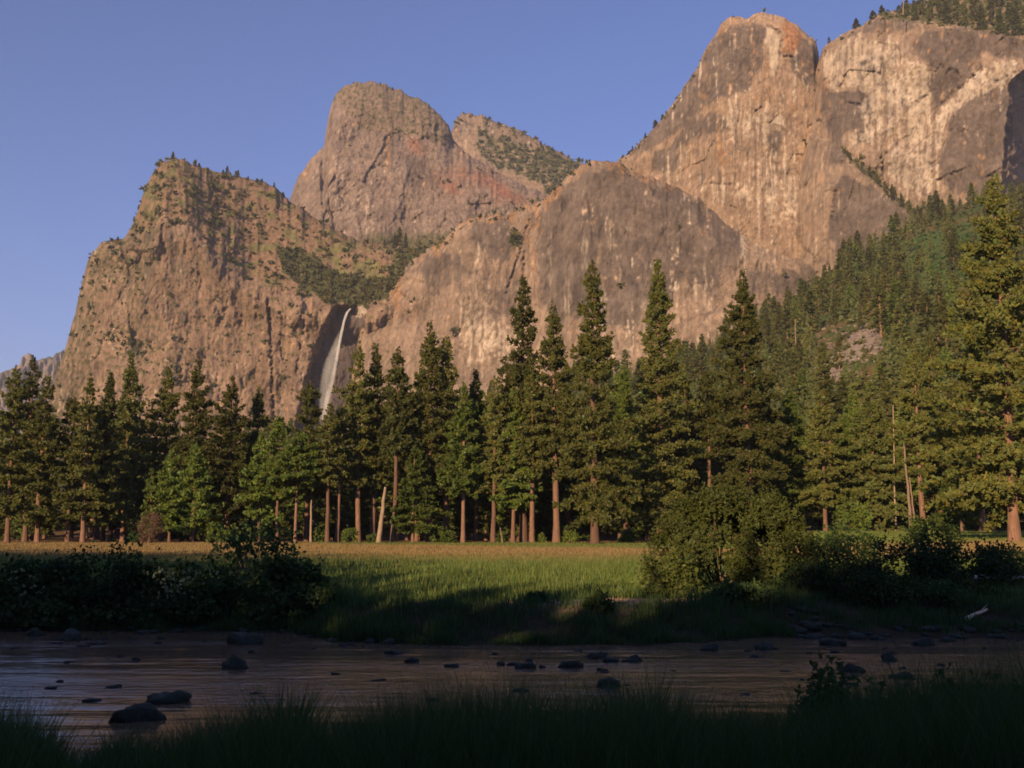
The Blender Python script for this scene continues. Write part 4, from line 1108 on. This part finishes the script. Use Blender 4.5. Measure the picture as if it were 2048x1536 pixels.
# grove on the near bank behind and left of the viewer: casts the evening shade on river and banks
SH_S = [-190, -140, -100, -72, -56, -40, -30, -22, -14, -8, 0, 12, 30, 60, 110]
SH_H = [38, 37, 35.5, 32.5, 30, 24.3, 21.6, 20.4, 19.3, 26.5, 32, 31, 33, 34, 34]
ux, uy = math.sin(SUN_AZ), math.cos(SUN_AZ)
rr = random.Random(5)
for row, u0 in enumerate((-30, -38)):
    s = -185.0 + row * 2.6
    while s < 100:
        uu = u0 + rr.uniform(-2, 2)
        X, Y = ux * uu + uy * s, uy * uu - ux * s
        h = float(np.interp(s, SH_S, SH_H)) * rr.uniform(.95, 1.06) - (1 if row else 0)
        z = gz(X, Y)
        place(P_NEAR[rr.choice((2, 2, 3))], (X, Y, z - .3), h, "dense conifer of the grove on the near bank behind the viewpoint", "grove behind the viewpoint", 1.25 * 30 / max(h, 14) if h < 30 else 1.2, rz=rr.uniform(0, 6))
        s += 3.6

# ------------------------------------------------------------------ dead trunks
def snag(x0, y0, x1, y1, Y, r, label, name="dead_trunk", z0=None):
    b = PT(x0, y0, Y); t = PT(x1, y1, Y)
    if z0 is None: b[2] = gz(b[0], Y) - .2
    n = 9
    pts = np.linspace(0, 1, n)[:, None] * (t - b)[None] + RNG.normal(0, .05, (n, 3)) * [1, 1, 0]
    V, q = tube(pts, np.linspace(r, r * .45, n), 8, .12)
    mb = MB(); mb.add(V, quads=q)
    o = root(name, tuple(float(c) for c in b), label, "dead tree", "dead trunks at the forest edge")
    link("trunk", mb.mesh("trunk"), M_DEAD, o)
    L = float(np.linalg.norm(t - b))
    for k in range(7):
        f = RNG.uniform(.4, .97); p = pts[0] + (pts[-1] - pts[0]) * f; a = RNG.uniform(0, 6.28); l = RNG.uniform(.04, .09) * L
        e = p + np.array([math.cos(a) * l, math.sin(a) * l, RNG.uniform(-.3, .4) * l])
        V, q = tube(np.linspace(p, e, 3), [r * .2, r * .13, r * .05], 4)
        mb = MB(); mb.add(V, quads=q)
        link("branch_stub", mb.mesh("branch_stub"), M_DEAD, o)
snag(757, 1086, 771, 974, 216, .55, "pale broken trunk leaning right in front of the dark forest")
snag(621, 1085, 623, 1000, 217, .28, "thin bare pole like trunk left of the twin slender pines")
snag(1791, 1050, 1786, 810, 219, .2, "pale dead trunk standing against the layered fir")
snag(1822, 1052, 1808, 885, 216, .34, "dead trunk leaning left, left one of a leaning pair")
snag(1832, 1055, 1819, 955, 216, .26, "shorter dead trunk leaning left beside the taller leaning one")
snag(1592, 700, 1590, 638, 800, .6, "bare broken snag high on the wooded slope under the spire")
snag(1005, 1085, 1001, 1055, 217, .22, "short pale leaning stump trunk among the red trunks in the centre")
snag(1662, 770, 1660, 722, 640, .5, "thin dead trunk beside the talus patch on the slope")
snag(1806, 30, 1807, -8, 1640, 1.1, "pale dead trunk on the skyline of the right wall", z0=1)

# ------------------------------------------------------------------ shrubs
def leaf_cloud(rng, n, rx, ry, h, ls, lobes=26, width=.32, base=.12, k=5, lob=.30):
    th, v = rng.uniform(0, 6.283, lobes), rng.uniform(0, 1, lobes)
    rr_ = rng.uniform(.45, 1, lobes) ** .6
    c = np.stack([np.cos(th) * rx * rr_ * np.sqrt(1 - .75 * v ** 2), np.sin(th) * ry * rr_ * np.sqrt(1 - .75 * v ** 2), h * (base + (.92 - base) * v * (1 - .25 * rr_ ** 2))], -1)
    m = n // k
    i = rng.integers(0, lobes, m)
    sp = lob * np.array([rx, ry, h * .55])
    p = c[i] + rng.normal(0, 1, (m, 3)) * sp * .55
    p[:, 2] = np.abs(p[:, 2] - .1) + .1
    V, q = tri_spray(p, ls * rng.uniform(.7, 1.3, m), None, k, 1, width, rng)
    lt = rng.uniform(.8, 1.2, lobes)[i] * rng.uniform(.65, 1.3, m)
    t = np.repeat(lt, k * 4); g = np.repeat(rng.normal(0, .1, m), k * 4)
    return V, q, np.stack([t * (1 + g), t, t * (1 - g)], -1), c

def dome_cloud(rng, n, rx, ry, h, ls, lobes=90, width=.2, k=5):
    th, v = rng.uniform(0, 6.283, lobes), rng.uniform(.02, 1, lobes) ** .8
    w = np.sqrt(np.maximum(1 - v ** 2.2, .02)) * rng.uniform(.72, 1.0, lobes) * np.where(rng.uniform(0, 1, lobes) < .3, .5, 1)
    c = np.stack([np.cos(th) * rx * w, np.sin(th) * ry * w, h * (.06 + .88 * v)], -1)
    m = n // k; i = rng.integers(0, lobes, m)
    p = c[i] + rng.normal(0, 1, (m, 3)) * np.array([rx, ry, h * .6]) * .085
    p[:, 2] = np.abs(p[:, 2] - .1) + .1
    out = c[i] / np.array([rx, ry, h]); out[:, 2] = out[:, 2] * .5 - .1; out /= np.linalg.norm(out, axis=1)[:, None] + 1e-6
    V, q = tri_spray(p, ls * rng.uniform(.7, 1.3, m), np.array([0, 0, .35]) + .25 * out, k, 1.0, width * 1.2, rng, face=out)
    t = np.repeat(rng.uniform(.85, 1.15, lobes)[i] * rng.uniform(.75, 1.25, m), k * 4); g = np.repeat(rng.normal(0, .06, m), k * 4)
    return V, q, np.stack([t * (1 + g), t, t * (1 - g)], -1), c

def shrub(x, topy, Y, hwpx, label, mat, n=5000, ls=.16, name="shrub", group="shrubs on the far bank", cat="shrub", dy=1.0, seed=0, stems=9, width=.32, flowers=0, base=.1, lob=.3, stem_mat=None, X=None, H=None):
    rng = np.random.default_rng(7000 + seed)
    if X is None: X = XAT(x, Y, 1.5)
    z = gz(X, Y)
    if H is None: H = float(PT(x, topy, Y)[2]) - z
    R = hwpx / F * Y
    r = root(name, (float(X), Y, z), label, cat, group)
    if name == "willow": V, q, C, lobes = dome_cloud(rng, n, R, R * dy, H, ls)
    else: V, q, C, lobes = leaf_cloud(rng, n, R, R * dy, H, ls, width=width, base=base, lob=lob)
    link("foliage", mesh_from("foliage", V, quads=q, col=C), mat, r)
    mb = MB()
    for kk in range(stems):
        e = lobes[rng.integers(0, len(lobes))]
        p0 = np.array([rng.normal(0, .12), rng.normal(0, .12), -.15])
        mid = p0 * .5 + e * .5 + np.array([0, 0, .12 * H])
        t = np.linspace(0, 1, 5)[:, None]
        P = (1 - t) ** 2 * p0 + 2 * t * (1 - t) * mid + t ** 2 * e
        Vt, qt = tube(P, np.linspace(.05, .012, 5) * (.6 + .12 * H), 5)
        mb.add(Vt, quads=qt)
    link("stem", mb.mesh("stem"), stem_mat or M_STEM, r)
    if flowers:
        th = rng.uniform(3.6, 5.8, flowers); a = rng.uniform(.2, .8, flowers)
        c = np.stack([np.cos(th) * R * rng.uniform(.3, 1, flowers), np.sin(th) * R * dy * .95, a * H], -1)
        V, q = tri_spray(c, .13 + 0 * a, None, 4, 1, .45, rng)
        link("blossoms", mesh_from("blossoms", V, quads=q, col=(.26, .29, .15)), M_GRASS, r)
    return r

SB = "shrubs on the shaded far bank"
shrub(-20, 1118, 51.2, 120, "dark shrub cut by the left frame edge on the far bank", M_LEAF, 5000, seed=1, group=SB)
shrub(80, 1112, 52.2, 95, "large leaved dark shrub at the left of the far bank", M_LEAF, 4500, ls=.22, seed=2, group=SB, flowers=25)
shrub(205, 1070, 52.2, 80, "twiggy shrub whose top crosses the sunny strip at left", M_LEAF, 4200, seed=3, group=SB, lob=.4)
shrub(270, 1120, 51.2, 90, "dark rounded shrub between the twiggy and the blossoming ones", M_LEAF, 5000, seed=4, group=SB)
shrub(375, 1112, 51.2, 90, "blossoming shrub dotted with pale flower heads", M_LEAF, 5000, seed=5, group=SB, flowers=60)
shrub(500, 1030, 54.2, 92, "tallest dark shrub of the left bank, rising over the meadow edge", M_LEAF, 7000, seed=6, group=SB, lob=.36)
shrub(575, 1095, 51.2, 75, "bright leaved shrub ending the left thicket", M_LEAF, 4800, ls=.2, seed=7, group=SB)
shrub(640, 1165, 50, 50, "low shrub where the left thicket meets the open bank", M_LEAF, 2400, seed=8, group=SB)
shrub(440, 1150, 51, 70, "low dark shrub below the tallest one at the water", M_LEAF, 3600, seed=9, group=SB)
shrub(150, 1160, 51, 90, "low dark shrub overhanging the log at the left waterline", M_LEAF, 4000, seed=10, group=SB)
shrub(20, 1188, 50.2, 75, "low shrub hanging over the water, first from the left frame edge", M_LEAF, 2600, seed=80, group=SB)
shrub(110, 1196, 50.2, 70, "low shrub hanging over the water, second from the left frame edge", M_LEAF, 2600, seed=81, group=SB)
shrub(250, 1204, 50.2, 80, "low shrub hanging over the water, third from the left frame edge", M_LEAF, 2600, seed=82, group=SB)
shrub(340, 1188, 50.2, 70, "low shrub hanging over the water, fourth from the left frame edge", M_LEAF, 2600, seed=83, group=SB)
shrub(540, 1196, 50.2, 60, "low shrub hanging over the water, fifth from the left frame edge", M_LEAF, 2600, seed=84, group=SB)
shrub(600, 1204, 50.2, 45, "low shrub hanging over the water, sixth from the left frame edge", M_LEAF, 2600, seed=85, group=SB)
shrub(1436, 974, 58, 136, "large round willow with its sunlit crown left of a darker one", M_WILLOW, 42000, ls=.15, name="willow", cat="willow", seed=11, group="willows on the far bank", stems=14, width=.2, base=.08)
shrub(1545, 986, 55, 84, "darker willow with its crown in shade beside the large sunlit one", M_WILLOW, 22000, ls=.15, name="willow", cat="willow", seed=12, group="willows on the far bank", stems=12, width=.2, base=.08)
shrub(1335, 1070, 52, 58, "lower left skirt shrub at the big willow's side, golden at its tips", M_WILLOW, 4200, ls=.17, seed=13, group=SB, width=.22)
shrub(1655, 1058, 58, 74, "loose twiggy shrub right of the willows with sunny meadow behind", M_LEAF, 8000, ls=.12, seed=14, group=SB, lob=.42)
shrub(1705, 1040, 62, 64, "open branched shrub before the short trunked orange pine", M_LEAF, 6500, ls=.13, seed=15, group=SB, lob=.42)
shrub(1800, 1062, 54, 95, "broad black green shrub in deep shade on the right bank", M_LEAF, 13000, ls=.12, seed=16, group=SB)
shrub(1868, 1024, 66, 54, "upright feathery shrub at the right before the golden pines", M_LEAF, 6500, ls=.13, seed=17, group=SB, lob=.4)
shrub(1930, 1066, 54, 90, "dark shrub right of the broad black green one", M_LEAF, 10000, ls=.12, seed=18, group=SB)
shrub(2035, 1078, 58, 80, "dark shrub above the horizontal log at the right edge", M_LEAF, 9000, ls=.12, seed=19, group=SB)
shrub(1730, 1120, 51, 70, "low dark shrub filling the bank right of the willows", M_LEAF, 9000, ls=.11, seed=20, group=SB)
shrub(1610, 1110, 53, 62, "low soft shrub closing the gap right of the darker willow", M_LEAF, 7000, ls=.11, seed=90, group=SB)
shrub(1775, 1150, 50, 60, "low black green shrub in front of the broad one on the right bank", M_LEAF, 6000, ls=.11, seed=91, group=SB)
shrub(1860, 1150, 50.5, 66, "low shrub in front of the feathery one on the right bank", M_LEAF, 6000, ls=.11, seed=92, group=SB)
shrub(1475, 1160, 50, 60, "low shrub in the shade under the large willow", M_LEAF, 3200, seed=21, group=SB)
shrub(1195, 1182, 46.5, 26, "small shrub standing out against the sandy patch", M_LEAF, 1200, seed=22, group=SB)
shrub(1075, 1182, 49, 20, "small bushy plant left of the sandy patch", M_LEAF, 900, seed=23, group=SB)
shrub(300, 1015, 208, 24, "bare reddish round bush at the forest edge, left", M_TWIG, 6500, ls=.30, name="bare_bush", cat="bush", group=None, seed=24, width=.10, stems=12)
shrub(268, 1062, 212, 14, "small green bush beside the bare reddish one", M_LEAF, 1500, ls=.3, seed=25, group="low bushes at the forest edge")
for k, (x, ty, hw) in enumerate([(870, 1040, 22), (895, 1058, 18), (1000, 1062, 14), (640, 1050, 12), (700, 1052, 14), (430, 1040, 18), (470, 1050, 22), (1140, 1058, 16), (1260, 1050, 20), (1080, 1066, 10), (745, 1068, 12)]):
    shrub(x, ty, 220, hw, near_label("low green bush under the trees", x), M_CEDAR, 1500, ls=.42, seed=30 + k, group="low bushes among the forest trunks", stems=5)
for k, (x, ty, hw) in enumerate([(1700, 985, 26), (1725, 1000, 20), (1880, 1020, 22), (1905, 1010, 18), (1935, 1030, 16), (1840, 1035, 16)]):
    shrub(x, ty, 214, hw, near_label("leafy bush at the forest edge", x), M_CEDAR, 1800, ls=.42, seed=50 + k, group="leafy bushes at the right forest edge", stems=5)
# near bank bush on the right
shrub(1715, 1312, 16.5, 112, "leafy bush rising from the near bank grass at right", M_LEAF, 9000, ls=.085, seed=60, group=None, lob=.34)
shrub(1975, 1345, 15.5, 150, "dark leafy bush on the near bank at the right frame edge", M_LEAF, 11000, ls=.08, seed=61, group=None, lob=.34)

# ------------------------------------------------------------------ stones and logs
def stone_mesh(rng, w, d, h, sub=2, sunk=.35):
    import bmesh
    bm = bmesh.new(); bmesh.ops.create_icosphere(bm, subdivisions=sub, radius=1.0)
    off = rng.uniform(0, 50, 3)
    V = np.array([v.co[:] for v in bm.verts])
    dsp = .95 + .46 * fbm(V[:, 0] * .9 + off[0], V[:, 1] * .9 + V[:, 2] + off[1], 3, 8) + .2 * fbm(V[:, 0] * 2.2 + off[2], V[:, 2] * 2.2 - V[:, 1], 2, 18)
    V[:, 2] = np.where(V[:, 2] > .55, .55 + (V[:, 2] - .55) * .5, V[:, 2])
    V[:, 0] = V[:, 0] + rng.uniform(-.35, .35) * V[:, 2]
    V = V * dsp[:, None] * np.array([w / 2, d / 2, h * 1.15])
    T = np.array([[v.index for v in f.verts] for f in bm.faces]); bm.free()
    V[:, 2] = np.maximum(V[:, 2], -h * sunk)
    g = rng.uniform(.75, 1.15)
    wet = lerp(np.array([.03, .036, .026]) * g, np.array([.014, .018, .015]), sstep(.16, .02, V[:, 2]))
    return mesh_from("stone", V, tris=T, col=wet, smooth=True)

# (x, y of the waterline, width px, height px, label)
STONES = [
 (65, 1272, 40, 16, "rounded boulder nearest the left edge below the waterline log"), (134, 1282, 46, 22, "humped boulder with a second hump, right of the first by the left log"),
 (110, 1288, 20, 6, "small flat stone left of the humped boulder"), (183, 1290, 42, 8, "long flat stone right of the humped boulder"), (172, 1280, 12, 8, "pebble sized stone above the long flat stone"),
 (206, 1280, 12, 8, "little stone at the right end of the long flat stone"), (290, 1268, 42, 11, "low boulder hugging the far bank under the blossoming shrub"), (356, 1264, 24, 9, "small boulder on the far waterline under the blossoming shrub"),
 (320, 1279, 14, 7, "little stone above its twin in the stream at left"), (314, 1288, 15, 7, "little stone below its twin in the stream at left"), (272, 1322, 18, 10, "single stone midstream, alone at left"),
 (488, 1290, 64, 32, "large domed boulder left of centre near the far bank"), (503, 1306, 15, 8, "small stone below the large domed boulder"), (468, 1338, 52, 27, "second domed boulder below the large one"),
 (570, 1287, 18, 7, "flat stone near the far bank right of the large domed boulder"), (628, 1299, 10, 5, "tiny stone midstream below the bank's corner"), (690, 1292, 30, 7, "flat stone under the overhanging bank left of centre"),
 (321, 1407, 80, 25, "long low boulder midstream, nearest pair, upper one"), (265, 1446, 92, 34, "largest boulder close to the near bank at left, with a pointed tail"),
 (786, 1309, 44, 9, "flat slab stone left of centre midstream"), (822, 1325, 32, 12, "stone just below the flat slab"), (1001, 1331, 18, 11, "small knobbed stone left of the centre pair"),
 (1047, 1338, 42, 14, "left boulder of the centre pair"), (1137, 1337, 50, 18, "right boulder of the centre pair, darker"), (1194, 1317, 38, 15, "boulder up stream of the centre pair, right"),
 (1222, 1325, 34, 13, "wedge shaped stone between two boulders right of centre"), (1268, 1325, 42, 15, "boulder at the right of the centre group"), (1210, 1346, 20, 6, "small flat stone below the centre group"),
 (1217, 1375, 54, 20, "rounded boulder nearest the grass right of centre"), (1418, 1302, 38, 15, "boulder below the large willow"), (1530, 1301, 36, 18, "peaked boulder below the darker willow"),
 (1553, 1300, 16, 8, "small stone touching the peaked boulder"), (1508, 1315, 20, 7, "flat stone below left of the peaked boulder"), (1668, 1292, 50, 17, "spread boulder near the gravel bar"),
 (1673, 1306, 22, 8, "stone below the spread boulder"), (1680, 1319, 12, 5, "tiny stone second below the spread boulder"), (1783, 1323, 31, 16, "domed stone alone midstream at right"),
 (1706, 1345, 46, 18, "boulder half hidden behind the near bank leafy bush"), (1808, 1357, 46, 14, "flat boulder right of the near bank leafy bush"), (1808, 1338, 20, 6, "thin flat stone above the flat boulder at right"),
 (1850, 1292, 44, 16, "boulder off the gravel bar at right"), (1898, 1284, 30, 12, "boulder against the gravel bar at right"), (1645, 1359, 22, 7, "small stone left of the near bank leafy bush"),
 (1470, 1283, 16, 6, "small stone by the far bank below the willows"), (1972, 1298, 10, 5, "tiny stone far right midstream"), (1620, 1308, 14, 6, "small stone between the peaked and spread boulders"),
]
for i, (x, y, w, h, lab) in enumerate(STONES):
    rng = np.random.default_rng(500 + i)
    X, Y = WATER(x, y)
    dist = math.hypot(X, Y)
    W = w / F * dist * 1.0; Hh = max(.08, h / F * dist * .95)
    o = link("river_stone", stone_mesh(rng, W, W * rng.uniform(.6, .85), Hh, 3 if w > 28 else 2), M_STONE)
    o.location = (X, Y + W * .3, -.03); o.rotation_euler = (0, 0, rng.uniform(-.3, .3))
    tag(o, lab, "stone", "stones in the river")
for i in range(60):
    rng = np.random.default_rng(1500 + i)
    X = rng.uniform(-24, 22); Y = rng.uniform(28, 43)
    w = rng.choice([.18, .28, .4, .55])
    o = link("river_stone", stone_mesh(rng, w, w * .7, rng.uniform(.05, .13), 2), M_STONE)
    o.location = (X, Y, -.02); o.rotation_euler = (0, 0, rng.uniform(-.4, .4))
    tag(o, "very small dark stone just breaking the surface midstream", "stone", "tiny stones breaking the river surface")
# cobbles on the banks
protoS = [stone_mesh(np.random.default_rng(900 + k), 1, .8, .32, 2) for k in range(6)]
def cobble(X, Y, s, label, group):
    o = link("bank_stone", random.choice(protoS), M_STONE)
    o.location = (X, Y, gz(X, Y) + .03 * s); o.scale = (s, s, s * random.uniform(.7, 1.2)); o.rotation_euler = (0, 0, random.uniform(0, 6))
    tag(o, label, "stone", group)
for k in range(80):
    X = random.uniform(11.5, 24); Y = float(far_edge(X)) + random.uniform(-.6, 3.2)
    cobble(X, Y, random.choice([.25, .35, .45, .6, .8]) * random.uniform(.8, 1.2), "grey cobble on the gravel bar at the right of the far bank", "cobbles on the gravel bar")
for k in range(46):
    X = random.uniform(-24, -4); Y = float(far_edge(X)) + random.uniform(-.5, .8)
    cobble(X, Y, random.choice([.25, .35, .5, .7]) * random.uniform(.8, 1.2), "grey cobble along the foot of the left far bank", "cobbles along the left far bank")

def log(p0, p1, r0, r1, label, mat_c, name="log", stubs=0, n=14):
    p0, p1 = np.array(p0, float), np.array(p1, float)
    t = np.linspace(0, 1, n)[:, None]
    L = np.linalg.norm(p1 - p0)
    P = (p1 - p0) * t + np.stack([0 * t[:, 0], .03 * L * np.sin(t[:, 0] * 3), .015 * L * np.sin(t[:, 0] * 4 + 1)], -1)
    V, q = tube(P, r0 + (r1 - r0) * t[:, 0], 9, .12)
    r = root(name, tuple(p0), label, "log", "logs and driftwood on the far bank")
    mb = MB(); mb.add(V, quads=q, col=mat_c)
    mb.add(V[:9], tris=[[0, i, i + 1] for i in range(1, 8)], col=mat_c)
    link("stem", mb.mesh("stem", True), M_LOG, r)
    for k in range(stubs):
        f = random.uniform(.3, .9); b = P[int(f * (n - 1))]; a = random.uniform(0, 6.28)
        e = b + np.array([math.cos(a) * .6, math.sin(a) * .3, random.uniform(.1, .5)])
        V, q = tube(np.linspace(b, e, 4), np.linspace(r1 * .5, r1 * .15, 4), 5)
        mb = MB(); mb.add(V, quads=q, col=mat_c); link("branch", mb.mesh("branch", True), M_LOG, r)
def on_bank(x, Y, dz=.1):
    X = XAT(x, Y, 1); return (X, Y, gz(X, Y) + dz)
log(on_bank(-60, 50.3, .25), on_bank(182, 49.8, .3), .22, .14, "long grey log lying on the left waterline", (.17, .15, .12), stubs=1)
log(on_bank(20, 51.2, .5), on_bank(125, 50.4, .5), .16, .08, "weathered branchy log behind the waterline log", (.14, .12, .09), stubs=2)
log(on_bank(200, 50.2, .2), on_bank(265, 49.6, .15), .12, .06, "forked driftwood stick right of the long waterline log", (.17, .14, .1), stubs=2)
log((XAT(1932, 48.4, 1), 48.4, gz(XAT(1932, 48.4, 1), 48.4) + .1), (XAT(1974, 49.2, 1), 49.2, gz(XAT(1974, 49.2, 1), 49.2) + .25), .11, .05, "short pale driftwood log glowing in the sun on the gravel bar", (.68, .52, .36), stubs=1)
log((XAT(1950, 57, 1), 57, gz(XAT(1950, 57, 1), 57) + .5), (XAT(2090, 57, 1), 57, gz(XAT(2090, 57, 1), 57) + .55), .13, .11, "long thin log lying level on the bank at the right edge", (.36, .34, .32))

# ------------------------------------------------------------------ grass
def blades(name, X, Y, z, h, w, C, label, bend=.35, seed=0):
    rng = np.random.default_rng(seed); n = len(X)
    a = rng.uniform(0, 6.283, n); s = np.stack([np.cos(a), np.sin(a), 0 * a], -1) * (w / 2)[:, None]
    ba = rng.uniform(0, 6.283, n); b = np.stack([np.cos(ba), np.sin(ba), 0 * ba], -1) * (h * bend * rng.uniform(.2, 1.2, n))[:, None]
    p = np.stack([X, Y, z - .03], -1); up = np.array([0, 0, 1.0])
    m = p + up * (h * .55)[:, None] + b * .28
    t = p + up * (h * .98)[:, None] + b
    V = np.stack([p - s, p + s, m + s * .75, m - s * .75, t], 1).reshape(-1, 3)
    i = np.arange(n)[:, None] * 5
    me = mesh_from(name, V, tris=np.concatenate([i + 3, i + 2, i + 4], 1), quads=np.concatenate([i, i + 1, i + 2, i + 3], 1), col=np.repeat(C, 5, 0))
    tag(link(name, me, M_GRASS), label, "grass", None, "stuff")

def vary(rng, base, n, v=.3, h=.12):
    t = rng.uniform(1 - v, 1 + v, n); g = rng.normal(0, h, n)
    return np.stack([base[0] * t * (1 + g), base[1] * t, base[2] * t * (1 - g)], -1)

def fore_grass():
    rng = np.random.default_rng(61)
    n = 42000
    Y = 8.5 + 13 * rng.uniform(0, 1, n) ** .9; X = rng.uniform(-.56, .56, n) * Y
    cl = fbm(X * .9, Y * .9, 3, 62)
    sky = ([-60, 0, 50, 100, 130, 165, 240, 300, 330, 400, 470, 540, 575, 620, 665, 720, 800, 870, 960, 1010, 1090, 1180, 1280, 1330, 1400, 1500, 1600, 1650, 1720, 1850, 1950, 2048, 2120],
           [1410, 1425, 1428, 1470, 1505, 1520, 1470, 1480, 1485, 1450, 1430, 1405, 1385, 1425, 1450, 1425, 1400, 1395, 1388, 1375, 1400, 1392, 1365, 1385, 1420, 1428, 1422, 1405, 1385, 1372, 1362, 1350, 1345])
    z = ground_z(X, Y)
    px, _ = PXOF(X, Y, z + .5)
    ty = np.interp(px, *sky) - 16 - 14 * sstep(1500, 1700, px)
    top = PT(px, ty, Y)[:, 2]
    h = np.clip(top - z, .1, 1.75) * np.where(rng.uniform(0, 1, n) < .6, rng.uniform(.88, 1.16, n), rng.uniform(.5, .95, n)) * (1 + .16 * cl) 
    keep = (near_edge(X) - Y > .3) & (h > .18) & (cl > -.55)
    X, Y, z, h = X[keep], Y[keep], z[keep], h[keep]; n = len(X)
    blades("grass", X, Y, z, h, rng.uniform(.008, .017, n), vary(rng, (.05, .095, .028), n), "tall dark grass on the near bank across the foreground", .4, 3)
fore_grass()

def bank_grass():
    rng = np.random.default_rng(63)
    n = 58000
    X = rng.uniform(-31, 30, n); d = 9 * rng.uniform(0, 1, n) ** 2.0; Y = far_edge(X) + d
    cl = fbm(X * .45, d * .5, 3, 64)
    bar = sstep(11, 14, X)
    keep = (d > .02 + .25 * rng.uniform(0, 1, n)) & ~((bar > .3) & (d < 1.5 + 1.6 * cl)) & (cl + rng.normal(0, .1, n) > -.45)
    sand = blob(X, d, 4.4, 6.0, 3.4, 1.3)
    keep &= rng.uniform(0, 1, n) > sand * 1.5
    X, Y, d, cl = X[keep], Y[keep], d[keep], cl[keep]; n = len(X)
    h = np.clip(.55 + .9 * cl, .2, 1.15) * rng.uniform(.6, 1.15, n) * (1 - .35 * sstep(4.5, 6, d))
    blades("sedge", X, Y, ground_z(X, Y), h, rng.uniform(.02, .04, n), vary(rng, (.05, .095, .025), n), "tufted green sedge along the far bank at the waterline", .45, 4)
    n = 60000
    Y = 50 + 66 * rng.uniform(0, 1, n) ** 1.35; X = rng.uniform(-.5, .5, n) * Y
    d = Y - far_edge(X); cl = fbm(X * .25, Y * .12, 3, 65)
    keep = (d > 5.5) & (rng.uniform(0, 1, n) > 1.6 * blob(X, d, 4.4, 6.0, 3.2, 1.2))
    X, Y, cl = X[keep], Y[keep], cl[keep]; n = len(X)
    dry = sstep(84, 118, Y + 14 * cl)
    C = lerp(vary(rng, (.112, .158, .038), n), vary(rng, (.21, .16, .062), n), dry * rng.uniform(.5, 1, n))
    h = rng.uniform(.25, .6, n) * (1 + .5 * cl) * (1 - .35 * dry)
    blades("meadow_grass", X, Y, ground_z(X, Y), h, rng.uniform(.03, .06, n), C, "sunlit green meadow grass beyond the bank", .4, 5)
    n = 36000
    Y = 108 + 110 * rng.uniform(0, 1, n); X = rng.uniform(-.52, .46, n) * Y
    cl = fbm(X * .05, Y * .05, 3, 66)
    gr = sstep(162, 178, Y + 8 * cl + .8 * np.minimum(X, 25)) * sstep(-55, -28, X)
    C = lerp(vary(rng, (.225, .162, .066), n), vary(rng, (.12, .135, .036), n), gr)
    blades("dry_grass", X, Y, ground_z(X, Y), rng.uniform(.15, .4, n), rng.uniform(.06, .12, n), C, "low golden dry grass across the far meadow", .4, 6)
bank_grass()

# a few pale flower stalks standing above the meadow
def stalk(x, Y, h, lean):
    X = XAT(x, Y, 2); z = gz(X, Y)
    r = root("flower_stalk", (float(X), Y, z), "pale dry flower stalk standing above the meadow grass", "plant", "pale stalks in the meadow")
    V, q = tube(np.stack([np.linspace(0, lean, 5), np.zeros(5), np.linspace(0, h, 5)], -1), [.022, .02, .018, .015, .008], 5)
    mb = MB(); mb.add(V, quads=q, col=(.30, .235, .12)); link("stem", mb.mesh("stem"), M_GRASS, r)
    rng = np.random.default_rng(int(x)); c = np.stack([lean * np.linspace(.6, 1, 8), 0 * np.arange(8.), h * np.linspace(.6, 1, 8)], -1)
    V, q = tri_spray(c, np.full(8, .10), None, 4, 1, .3, rng)
    link("seed_head", mesh_from("seed_head", V, quads=q, col=(.30, .24, .13)), M_GRASS, r)
for x, Y, h, l in [(910, 92, 1.3, .02), (938, 90, 1.1, .2), (962, 88, .9, .1), (984, 93, .7, 0), (1000, 94, 1.0, .05), (1030, 90, .6, .1), (1062, 96, .9, .05), (1086, 94, 1.1, .04), (924, 99, .6, .1), (1046, 91, .6, .1)]:
    stalk(x, Y, h, l)

# ------------------------------------------------------------------ evening haze in the valley air
def build_haze():
    x, y0, y1, z0, z1 = 7600, -400, 9400, -2.0, 1250
    V = [(-x, y0, z0), (x, y0, z0), (x, y1, z0), (-x, y1, z0), (-x, y0, z1), (x, y0, z1), (x, y1, z1), (-x, y1, z1)]
    q = [(0, 3, 2, 1), (4, 5, 6, 7), (0, 1, 5, 4), (1, 2, 6, 5), (2, 3, 7, 6), (3, 0, 4, 7)]
    m, n, l = new_mat("haze_air")
    v = N(n, "ShaderNodeVolumePrincipled", inp={"Density": HAZE, "Anisotropy": .2})
    v.inputs["Color"].default_value = (.86, .88, .95, 1)
    o = N(n, "ShaderNodeOutputMaterial"); l.new(v.outputs[0], o.inputs["Volume"])
    tag(link("haze", mesh_from("haze", V, quads=q), m), "thin evening haze filling the valley air", "haze", None, "stuff")
build_haze()
